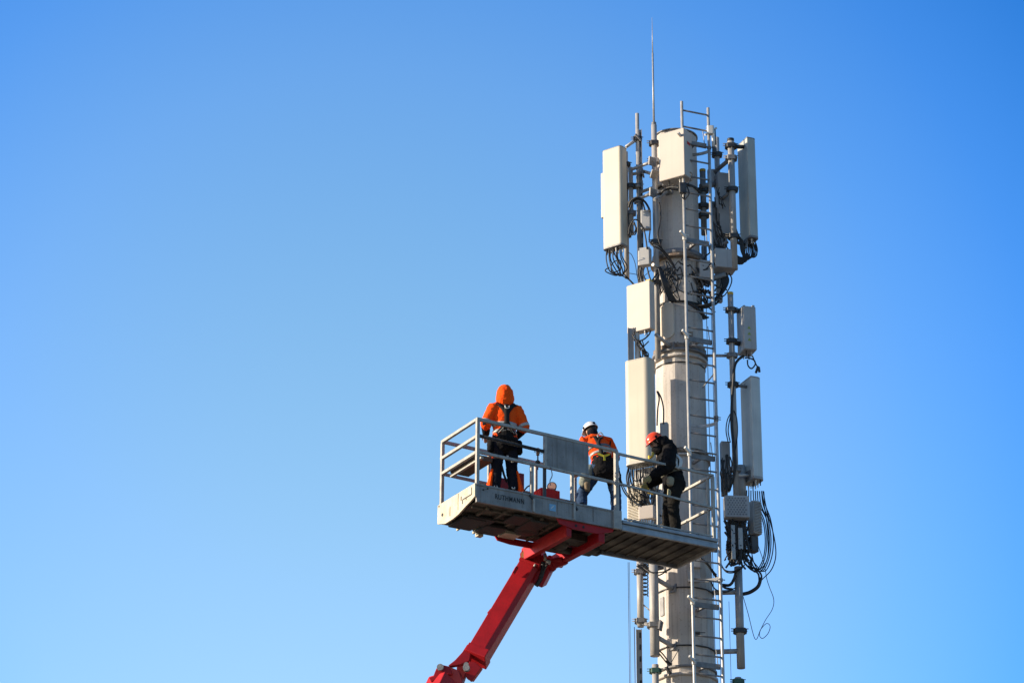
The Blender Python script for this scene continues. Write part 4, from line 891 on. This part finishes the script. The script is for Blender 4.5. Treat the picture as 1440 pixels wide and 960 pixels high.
def band(o, axis_a, axis_b, t0, t1, name, mt, parent, off=.006, n=48, maxr=.32):
    """ring band round a body segment running from axis_a to axis_b, between fractions t0 and t1"""
    tr_ = bvh(o); a, c = Vector(axis_a), Vector(axis_b); ax = (c-a).normalized(); u = ax.orthogonal().normalized(); w = ax.cross(u); b = MB(); vs = []
    for j in range(n):
        an = 2*math.pi*j/n; dv = u*math.cos(an)+w*math.sin(an)
        for t in (t0, t1):
            p = a.lerp(c, t); h = tr_.ray_cast(p, dv); r_ = min(h[3], maxr) if h[0] is not None else .1
            vs += [p+dv*(r_+off), p+dv*(r_-.004)]
    fs = []
    for j in range(n):
        i0 = j*4; i1 = ((j+1) % n)*4; fs += [(i0,i0+2,i1+2,i1),(i0,i1,i1+1,i0+1),(i0+2,i0+3,i1+3,i1+2)]
    b.add(vs, fs, True); return b.build(name, mt, parent)
def hand(mb, wr, dirv, palm_n, side, grow=0.):
    """five separate curled fingers on a palm; side=+1 thumb towards dirv x palm_n"""
    d_ = Vector(dirv).normalized(); pn = Vector(palm_n); pn = (pn-d_*pn.dot(d_)).normalized(); s = d_.cross(pn)*side; wr = Vector(wr)
    ell(mb, [wr, wr+d_*.045, wr+d_*.09], [(.028+grow,.020+grow),(.040+grow,.017+grow),(.040+grow,.014+grow)], s, 12)
    for k, ln_ in enumerate((.072,.082,.076,.060)):
        o_ = wr+d_*.09+s*(.030-.020*k); j1 = o_+d_*ln_*.45+pn*.008; j2 = j1+(d_*.75+pn*.66)*ln_*.33; j3 = j2+(d_*.35+pn*.93)*ln_*.27
        mb.tube([o_-d_*.02, o_, j1, j2, j3], [.0085+grow,.009+grow,.0085+grow,.0078+grow,.0055+grow], 8)
    o_ = wr+d_*.03+s*.030; mb.tube([o_-s*.01, o_+s*.018+d_*.018, o_+s*.028+d_*.042+pn*.012, o_+s*.028+d_*.066+pn*.025], [.012+grow,.0115+grow,.010+grow,.007+grow], 8)
def head(mb, c, look, upv, s=1.):
    """skull with jaw, nose, ears, brow; look = facing direction"""
    f = Vector(look).normalized(); u = Vector(upv); u = (u-f*u.dot(f)).normalized(); r_ = f.cross(u); c = Vector(c)
    M3 = Matrix((r_, f, u)).transposed()
    P = lambda x, y, z: c + M3 @ (Vector((x,y,z))*s)
    mb.ball(P(0,-.012,.03), (.076*s,.096*s,.088*s), 18, 12, M3); mb.ball(P(0,.022,-.045), (.056*s,.066*s,.072*s), 16, 10, M3)
    mb.ball(P(0,.050,-.088), (.026*s,.026*s,.022*s), 10, 8, M3)
    mb.tube([P(0,.082,.012),P(0,.100,-.010),P(0,.108,-.028)], [.010*s,.014*s,.016*s], 8)
    for sx in (-1,1):
        mb.ball(P(sx*.078,-.005,-.008), (.010*s,.020*s,.032*s), 8, 8, M3); mb.ball(P(sx*.030,.078,.028),(.020*s,.014*s,.008*s), 8, 6, M3)
    mb.ball(P(0,.084,-.055), (.022*s,.010*s,.006*s), 8, 6, M3); mb.ball(P(0,.083,-.066), (.019*s,.010*s,.006*s), 8, 6, M3)
    return P, M3
def figure(t, J, look, headup, up_scale=1.):
    """J: joints dict. Returns nothing; builds the continuous body."""
    mb = MB(); sx = (J['shR']-J['shL']).normalized()
    hp = (J['hipR']-J['hipL']).normalized()
    pelv = (J['hipL']+J['hipR'])/2; ch = (J['shL']+J['shR'])/2; sp = ch-pelv
    ell(mb, [pelv-sp*.05, pelv+sp*.10, pelv+sp*.35, pelv+sp*.68, pelv+sp*.95], [(.155,.11),(.15,.105),(.13,.095),(.155,.11),(.165,.085)], sx)
    ell(mb, [ch-sp*.05, J['neck'], J['head']-Vector(headup)*.06], [(.075,.065),.058,.055], sx)
    for s in 'LR':
        ell(mb, [J['sh'+s]-(J['sh'+s]-ch)*.3, J['sh'+s], J['sh'+s].lerp(J['el'+s],.5), J['el'+s]], [.062,.058,.048,.040], sx); ell(mb, [J['el'+s], J['el'+s].lerp(J['wr'+s],.35), J['wr'+s]], [.040,.040,.027], sx)
        ell(mb, [J['hip'+s], J['hip'+s].lerp(J['kn'+s],.5), J['kn'+s]], [.088,.075,.056], sx); ell(mb, [J['kn'+s], J['kn'+s].lerp(J['an'+s],.35), J['an'+s]], [.055,.056,.038], sx)
        ft = J['toe'+s]; ell(mb, [J['an'+s]+Vector((0,0,-.04))-(ft-J['an'+s]).normalized()*.03, ft], [(.036,.032),(.045,.022)], sx)
        hd = J.get('hd'+s) or (J['wr'+s]-J['el'+s]).normalized(); hand(mb, J['wr'+s]+hd*.01, hd, J.get('pn'+s) or Vector((0,0,-1)), 1 if s == 'L' else -1)
    P, M3 = head(mb, J['head'], look, headup)
    o = remesh(mb, 'body', M_SKIN, t, .0075, 2)
    for s in (-1,1):
        b = MB(); b.ball(P(s*.030,.084,.010), .011, 10, 8); b.build('eye', mat('eye', (.05,.035,.03), (.04,.03,.025), .2), t)
    return P, M3
def V(*a): return Vector(a)
def clothes_top(J, t, mt, name, g=.028, arms=True, hem=-.12, sleeve=1., seed=1, disp=.006, armr=1.):
    mb = MB(); sx = (J['shR']-J['shL']).normalized(); pelv = (J['hipL']+J['hipR'])/2; ch = (J['shL']+J['shR'])/2; sp = ch-pelv
    ell(mb, [pelv+sp*hem, pelv+sp*.10, pelv+sp*.35, pelv+sp*.68, pelv+sp*.93, pelv+sp*1.04], [(.165+g,.125+g),(.155+g,.115+g),(.142+g,.105+g),(.162+g,.118+g),(.165+g,.095+g),(.10+g,.075+g)], sx, 20)
    if arms:
        for s in 'LR':
            ell(mb, [J['sh'+s]-(J['sh'+s]-ch)*.35, J['sh'+s], J['sh'+s].lerp(J['el'+s],.5), J['el'+s]], [.066+g*armr,.062+g*armr,.052+g*armr,.046+g*armr], sx)
            if sleeve > 0: ell(mb, [J['el'+s], J['el'+s].lerp(J['wr'+s],.4*sleeve), J['el'+s].lerp(J['wr'+s],sleeve*.95)], [.046+g*armr,.043+g*armr,.032+g*armr*.8], sx)
    return remesh(mb, name, mt, t, .010, 4, disp, 9, seed)
def clothes_leg(J, t, mt, name='trousers', g=.022, seed=2, end=.96, disp=.006, upto=.3):
    mb = MB(); sx = (J['hipR']-J['hipL']).normalized(); pelv = (J['hipL']+J['hipR'])/2; ch = (J['shL']+J['shR'])/2; sp = ch-pelv
    ell(mb, [pelv-sp*.06, pelv+sp*.08, pelv+sp*upto], [(.16+g,.118+g),(.155+g,.11+g),(.138+g,.10+g)], sx, 20)
    for s in 'LR':
        ell(mb, [J['hip'+s]+V(0,0,-.0), J['hip'+s].lerp(J['kn'+s],.5), J['kn'+s]], [.096+g,.080+g,.062+g], sx); ell(mb, [J['kn'+s], J['kn'+s].lerp(J['an'+s],.4), J['kn'+s].lerp(J['an'+s],end)], [.062+g,.060+g,.052+g], sx)
    return remesh(mb, name, mt, t, .010, 4, disp, 9, seed)
def boots(J, t, mt):
    for s in 'LR':
        mb = MB(); ft = J['toe'+s]; d_ = (ft-J['an'+s]); d_.z = 0; d_.normalize(); a = J['an'+s]
        ell(mb, [a+V(0,0,.10), a, a+V(0,0,-.03)], [.058,.055,.052], (1,0,0)); base = V(a.x, a.y, ft.z)
        ell(mb, [base-d_*.05+V(0,0,.012), base+d_*.08+V(0,0,.01), V(ft.x,ft.y,ft.z)], [(.048,.045),(.052,.045),(.048,.034)], V(-d_.y,d_.x,0))
        remesh(mb, 'boot', mt, t, .010, 2)
def helmet(t, P, M3, mt, tilt=0.):
    b = MB(); n = 24; vs = []; rows = []
    for i in range(9):
        th = R(90)*i/8
        for j in range(n):
            a = 2*math.pi*j/n; rx, ry, rz_ = .118, .142, .125
            vs.append(P(rx*math.cos(a)*math.cos(th) if i < 8 else 0, -.008+(ry*math.sin(a)*math.cos(th) if i < 8 else 0), .045+rz_*math.sin(th)))
    b.add(vs, [(i*n+j, i*n+(j+1)%n, (i+1)*n+(j+1)%n, (i+1)*n+j) for i in range(8) for j in range(n)], True)
    # rim and peak
    rim = [P(.122*math.cos(2*math.pi*j/n), -.008+.147*math.sin(2*math.pi*j/n)+(.035 if math.sin(2*math.pi*j/n) > .6 else 0), .042) for j in range(n)]
    o_ = len(b.v); b.add(rim, []); 
    for j in range(n): b.f.append([j, o_+j, o_+(j+1)%n, (j+1)%n]); b.sm.append(True)
    sh = b.build('helmet', mt, t)
    sm_ = sh.modifiers.new('thickness', 'SOLIDIFY'); sm_.thickness = .006; sm_.offset = -1
    b = MB()
    for k in (-1,1): b.tube([P(k*.114,-.01,.06),P(k*.124,-.01,.06)], .022, 12)
    b.tube([P(0,-.140,.075),P(0,-.156,.07)], .02, 10)
    q = b.build('helmet_fitting', M_NAVY, sh)
    b = MB()
    for k in (-1,1): b.tube(smooth_pts([P(k*.095,.02,.05),P(k*.080,.03,-.04),P(k*.03,.05,-.105)], 4), .006, 6)
    b.build('chin_strap', M_HARN, t)
    return sh
def hair(t, P, M3, mt):
    b = MB(); b.ball(P(0,-.022,.030), (.083,.100,.088), 18, 12, M3); b.ball(P(0,-.045,-.02), (.070,.070,.075), 14, 10, M3); b.build('hair', mt, t)
M_HAIR = mat('dark hair', (.03,.02,.015), (.02,.015,.01), .7)

# --- worker 1: standing, orange hooded jacket, seen from behind
w1 = on_platform('person', .66, .27, .30, 'worker standing with his back turned in an orange hooded jacket and black harness', 'person', R(-18), 'workers on the raised platform')
J = dict(hipL=V(-.10,0,.96), hipR=V(.10,0,.96), knL=V(-.125,.03,.52), knR=V(.125,.04,.52), anL=V(-.15,-.02,.10), anR=V(.15,-.02,.10), toeL=V(-.17,.12,.025), toeR=V(.18,.12,.025),
         shL=V(-.195,.0,1.50), shR=V(.195,.0,1.50), neck=V(0,.01,1.57), head=V(0,.04,1.72), elL=V(-.315,-.02,1.22), elR=V(.32,-.02,1.20), wrL=V(-.27,.22,1.10), wrR=V(.24,.20,1.10),
         hdL=V(.2,.9,-.2), hdR=V(-.2,.9,-.2))
P, M3 = figure(w1, J, (0,1,-.12), (0,.0,1))
jk = clothes_top(J, w1, M_ORANGE, 'jacket', .046, True, .02, .35, 1, .009)
for s in 'LR':
    mb = MB(); ell(mb, [J['el'+s].lerp(J['wr'+s],-.05), J['el'+s].lerp(J['wr'+s],.45), J['el'+s].lerp(J['wr'+s],.92)], [.084,.072,.055], (1,0,0)); remesh(mb, 'sleeve_end', M_NAVY, w1, .01, 3, .006)
tr_o = clothes_leg(J, w1, M_NAVY, g=.034, seed=3, end=.9, disp=.009, upto=.2)
mb = MB(); ell(mb, [V(0,.02,1.53), V(0,.00,1.60), V(0,.005,1.70), V(0,.01,1.79), V(0,.02,1.825)], [(.13,.10),(.145,.13),(.15,.148),(.14,.145),(.125,.125)], (1,0,0)); mb.ball(V(0,.0,1.80), (.138,.145,.085)); remesh(mb, 'hood', M_ORANGE, w1, .010, 3, .010, 11, 5)
boots(J, w1, M_BOOT)
band(jk, (0,0,.96), (0,0,1.5), .38, .50, 'reflective_band', M_REFL, w1, maxr=.235); band(jk, (0,0,.96), (0,0,1.5), .16, .27, 'reflective_band', M_REFL, w1, maxr=.235)
for s in 'LR': band(jk, J['sh'+s], J['el'+s], .86, 1.02, 'sleeve_band', M_REFL, w1, maxr=.11)
ribbon(jk, [(-.165,1.565),(-.10,1.52),(-.02,1.40),(0,1.32)], .075, 'harness_strap', M_HARN, w1, off=.012); ribbon(jk, [(.165,1.565),(.10,1.52),(.02,1.40),(0,1.32)], .075, 'harness_strap', M_HARN, w1, off=.012)
ribbon(jk, [(0,1.54),(0,1.44),(0,1.30),(0,1.20)], .085, 'harness_back_pad', M_HARN, w1, off=.022)
ribbon(jk, [(0,1.23),(-.07,1.12),(-.15,1.02)], .055, 'harness_strap', M_HARN, w1, off=.016); ribbon(jk, [(0,1.23),(.07,1.12),(.15,1.02)], .055, 'harness_strap', M_HARN, w1, off=.016)
ribbon(jk, [(-.02,1.17),(-.075,1.09),(-.13,1.03)], .012, 'harness_edging', M_REFL, w1, off=.026); ribbon(jk, [(.02,1.17),(.075,1.09),(.13,1.03)], .012, 'harness_edging', M_REFL, w1, off=.026)
b = MB(); b.tube([(-.035,-.185,1.49),(-.03,-.19,1.455),(0,-.195,1.44),(.03,-.19,1.455),(.035,-.185,1.49)], .009, 8); b.build('steel_ring', M_WHITE, w1)
mb = MB(); ell(mb, [V(0,-.04,1.16), V(0,-.05,1.06), V(0,-.04,.96)], [(.05,.11),(.11,.125),(.20,.16)], (1,0,0)); ell(mb, [V(0,-.0,1.02),V(0,-.0,.92),V(0,0,.84)],[(.205,.16),(.215,.165),(.21,.16)],(1,0,0)); remesh(mb, 'tool_belt', M_BLACKC, w1, .011, 3, .012, 14, 9)
for x, y, z in ((-.24,-.02,.86),(.24,.0,.86)):
    mb = MB(); ell(mb, [V(x,y,z+.07),V(x,y,z-.09)], [(.05,.08),(.055,.08)], (1,0,0)); remesh(mb, 'pouch', M_BLACKC, w1, .011, 2, .008)
for s, x in (('L',-.235),('R',.235)):
    mb = MB(); ell(mb, [V(x*.86,.0,.42),V(x*1.0,-.01,.24),V(x*1.12,-.01,.08)], [(.028,.06),(.04,.08),(.055,.10)], (1,0,0)); remesh(mb, 'orange_gaiter', M_ORANGE, w1, .011, 2, .004)
b = MB(); b.tube([(-.06,-.05,.50),(-.02,-.06,.34),(.03,-.05,.22)], .02, 8); b.build('hanging_strap', M_HARN, w1)
b = MB()
for x in (-.16,.13): b.tube([(x-.02,-.09,.13),(x-.02,-.10,.10),(x+.02,-.10,.10),(x+.02,-.09,.13)], .009, 6)
b.build('boot_lace', M_WHITE, w1)
for k, (x, z) in enumerate(((-.22,.60),(.02,.62),(.10,.55))):
    b = MB(); b.box((x,-.145,z),(.035,.02,.045)); b.build('buckle', M_REFL if k else M_ORANGEV, w1, .004)

# --- worker 2: white helmet, orange vest, leaning left over spread legs
w2 = on_platform('person', 2.55, .30, .22, 'worker in a white helmet, orange vest and blue jeans leaning left with legs apart', 'person', R(-22), 'workers on the raised platform'); w2.scale = (1.06,)*3
J = dict(hipL=V(-.08,.0,.88), hipR=V(.12,.0,.86), knL=V(-.30,.22,.50), knR=V(.20,.02,.46), anL=V(-.34,-.02,.13), anR=V(.20,-.03,.10), toeL=V(-.42,.12,.06), toeR=V(.24,.14,.03),
         shL=V(-.26,.14,1.38), shR=V(.12,.14,1.36), neck=V(-.10,.19,1.45), head=V(-.15,.24,1.555), elL=V(-.36,.32,1.20), elR=V(.25,.25,1.14), wrL=V(-.34,.50,1.02), wrR=V(.15,.48,1.05), hdL=V(.1,.9,-.4), hdR=V(-.3,.9,-.3))
P, M3 = figure(w2, J, (-.30,.85,-.25), (-.22,.22,.95))
jk = clothes_top(J, w2, M_ORANGEV, 'vest', .024, True, .25, .0, 4, .008)
mb = MB(); sp = V(-.07,.14,1.37)-V(.02,0,.87)
ell(mb, [V(.02,-.02,.80), V(.01,.0,.93), V(-.01,.04,1.04)], [(.205,.16),(.195,.15),(.17,.135)], (1,0,0)); ell(mb, [V(.15,-.02,.90),V(.18,-.01,.62)], [(.10,.12),(.115,.10)], (1,0,0)); remesh(mb, 'jacket_skirt', M_BLACKC, w2, .011, 3, .012, 12, 6)
for s in 'LR':
    mb = MB(); ell(mb, [J['el'+s].lerp(J['wr'+s],-.03), J['el'+s].lerp(J['wr'+s],.9)], [.068,.048], (1,0,0)); remesh(mb, 'sleeve_end', mat('purple grey sleeve', (.12,.08,.10), (.08,.06,.08), .8), w2, .01, 2, .004)
clothes_leg(J, w2, M_JEANS, 'jeans', .026, 7, .98, .008, .2)
boots(J, w2, M_DARK)
hair(w2, P, M3, M_HAIR)
mb = MB(); mb.ball(P(0,-.04,-.05), (.088,.085,.085), 16, 10, M3); mb.ball(P(0,-.02,-.10), (.10,.09,.06), 16, 10, M3); remesh(mb, 'neck_warmer', M_NAVY, w2, .010, 3, .004)
helmet(w2, P, M3, M_HELW)
a_, c_ = V(.0,.02,.95), V(-.07,.14,1.37)
band(jk, a_, c_, .30, .40, 'reflective_band', M_REFL, w2, maxr=.21); band(jk, a_, c_, .55, .66, 'reflective_band', mat('grey tape', (.16,.15,.16), (.12,.12,.13), .5), w2, maxr=.21)
ribbon(jk, [(-.20,1.45),(-.12,1.40),(-.07,1.25),(-.03,1.08)], .06, 'harness_strap', M_HARN, w2, off=.012); ribbon(jk, [(.06,1.45),(-.04,1.36),(-.07,1.25),(-.03,1.08)], .045, 'harness_strap', M_HARN, w2, off=.014)
ribbon(jk, [(.14,1.40),(.13,1.25),(.16,1.05)], .022, 'harness_strap', M_HARN, w2, off=.010)
b = MB(); b.bar((-.11,-.165,1.045),(-.01,-.175,1.00),.03,.012,(0,1,0)); b.bar((.08,-.165,1.045),(-.01,-.176,1.00),.03,.012,(0,1,0)); b.bar((-.01,-.178,1.02),(.0,-.18,.93),.028,.012,(0,1,0)); b.build('yellow_webbing', M_HYEL, w2)
mb = MB(); ell(mb, [V(-.20,.0,.86),V(-.27,.0,.72),V(-.30,.02,.60)], [(.07,.07),(.09,.08),(.085,.07)], (1,0,0)); remesh(mb, 'pouch', M_GREYC, w2, .010, 2, .008)
mb = MB(); ell(mb, [V(-.26,-.06,.58),V(-.26,-.05,.47)], [(.05,.03),(.04,.03)], (1,0,0)); remesh(mb, 'tool_holster', mat('tan leather', (.28,.22,.13), (.2,.15,.1), .7), w2, .010, 1)
b = MB(); b.tube(smooth_pts([(-.06,.10,1.46),(-.03,.04,1.48),(.01,.03,1.43),(-.03,.02,1.39),(-.06,.04,1.42)], 4), .009, 8); b.tube([(-.07,.06,1.43),(-.06,.02,1.38)], .022, 8); b.build('steel_ring', M_GALVD, w2)
mb = MB(); ell(mb, [V(-.16,.10,1.42),V(-.05,.09,1.41)], [.05,.05], (0,0,1)); ell(mb, [V(-.05,.06,1.41),V(.14,.06,1.38)], [.035,.03], (0,0,1)); remesh(mb, 'collar', M_ORANGEV, w2, .010, 3, .005)

# --- worker 3: red helmet, dark clothes, in profile facing left, hands on the radios
w3 = on_platform('person', 3.92, .33, .17, 'worker in a red helmet and black hooded jacket, seen from the side handling cables', 'person', R(75), 'workers on the raised platform'); w3.scale = (1.08,)*3
J = dict(hipL=V(-.10,-.04,.90), hipR=V(.10,-.04,.90), knL=V(-.11,.02,.48), knR=V(.11,.03,.48), anL=V(-.12,-.02,.10), anR=V(.13,.04,.10), toeL=V(-.13,.12,.03), toeR=V(.15,.20,.03),
         shL=V(-.18,.07,1.39), shR=V(.18,.07,1.39), neck=V(0,.15,1.47), head=V(0,.25,1.545), elL=V(-.24,.11,1.09), elR=V(.22,.08,1.08), wrL=V(-.14,.36,.93), wrR=V(.10,.34,.88), hdL=V(.1,.8,-.5), hdR=V(.0,.8,-.5), pnL=V(1,0,-.3), pnR=V(-1,0,-.3))
P, M3 = figure(w3, J, (0,.78,-.62), (0,.62,.78))
jk = clothes_top(J, w3, M_BLACKC, 'jacket', .048, True, -.10, 1., 8, .012)
clothes_leg(J, w3, mat('black trousers cloth', (.013,.012,.011), (.022,.020,.018), .9, bump=.5, spec=.12), 'trousers', .028, 9, .97, .010)
boots(J, w3, M_DARK)
mb = MB(); ell(mb, [V(0,.02,1.41),V(0,.07,1.49),V(0,.16,1.555),V(0,.20,1.57)], [(.14,.10),(.155,.13),(.145,.13),(.12,.09)], (1,0,0)); ell(mb, [V(0,.20,1.41),V(0,.27,1.43)], [(.09,.07),(.075,.05)], (1,0,0)); remesh(mb, 'hood', M_BLACKC, w3, .010, 3, .012, 12, 3)
hair(w3, P, M3, M_HAIR)
helmet(w3, P, M3, M_HELR)
for s in 'LR':
    mb = MB(); hand(mb, J['wr'+s]+J['hd'+s]*.012, J['hd'+s], J['pn'+s], 1 if s == 'L' else -1, .004); ell(mb, [J['wr'+s]-J['hd'+s]*.05, J['wr'+s]+J['hd'+s]*.02], [.036,.034], (1,0,0)); remesh(mb, 'glove', M_GLOVE, w3, .006, 1)
b = MB(); b.tube(smooth_pts([(-.08,.32,1.34),(-.10,.34,1.28),(-.02,.36,1.27),(.03,.35,1.32)], 4), .020, 8); b.build('yellow_scarf', M_YEL, w3)
# loops of pale lanyard on the back of the harness
b = MB()
for k in range(4): b.tube(smooth_pts([(-.215+.02*k,.03-.03*k,1.32),(-.235+.02*k,-.06-.02*k,1.22),(-.24+.012*k,-.05-.012*k,1.10),(-.24+.012*k,-.02-.012*k,1.06),(-.235+.012*k,.0-.012*k,1.15),(-.215+.02*k,.03-.03*k,1.32)], 4), .010, 6)
b.build('lanyard', M_WHITE, w3)
pelv = V(0,-.06,.90); ch_ = V(0,.10,1.37)
band(jk, pelv, ch_, .28, .38, 'harness_belt', mat('grey webbing', (.20,.19,.15), (.12,.12,.1), .7), w3, maxr=.23, off=.008)
ribbon(jk, [(-.12,1.42),(-.08,1.25),(-.10,1.05)], .045, 'harness_strap', M_HARN, w3, off=.010); ribbon(jk, [(.12,1.42),(.08,1.25),(.10,1.05)], .045, 'harness_strap', M_HARN, w3, off=.010)
mb = MB(); ell(mb, [V(-.20,.08,.90),V(-.20,.09,.80)], [(.04,.06),(.045,.06)], (1,0,0)); remesh(mb, 'tool_pouch', mat('worn tan pouch', (.35,.30,.20), (.22,.19,.14), .8), w3, .010, 2, .008)
b = MB(); b.tube([(-.19,.12,.72),(-.19,.13,.60),(-.19,.10,.58),(-.19,.09,.70),(-.19,.12,.72)], .010, 6); b.build('clip', mat('pale yellow plastic', (.65,.58,.35), (.55,.5,.3)), w3)
# coloured ties on the cables in front of him
for x, y, lab in ((906,688,'yellow tag on the cables left of the red helmeted worker'),(915,693,'yellow tag near the hands of the red helmeted worker')):
    b = MB(); b.box((0,0,0),(.10,.03,.035)); b.tube([(.03,0,0),(.07,0,.04)], .01, 6); o = b.build('cable_tag', M_YEL, None, .005); o.location = at(x,y,43.85); o.rotation_euler = (0,R(15),0); tag(o, lab, 'cable tag')
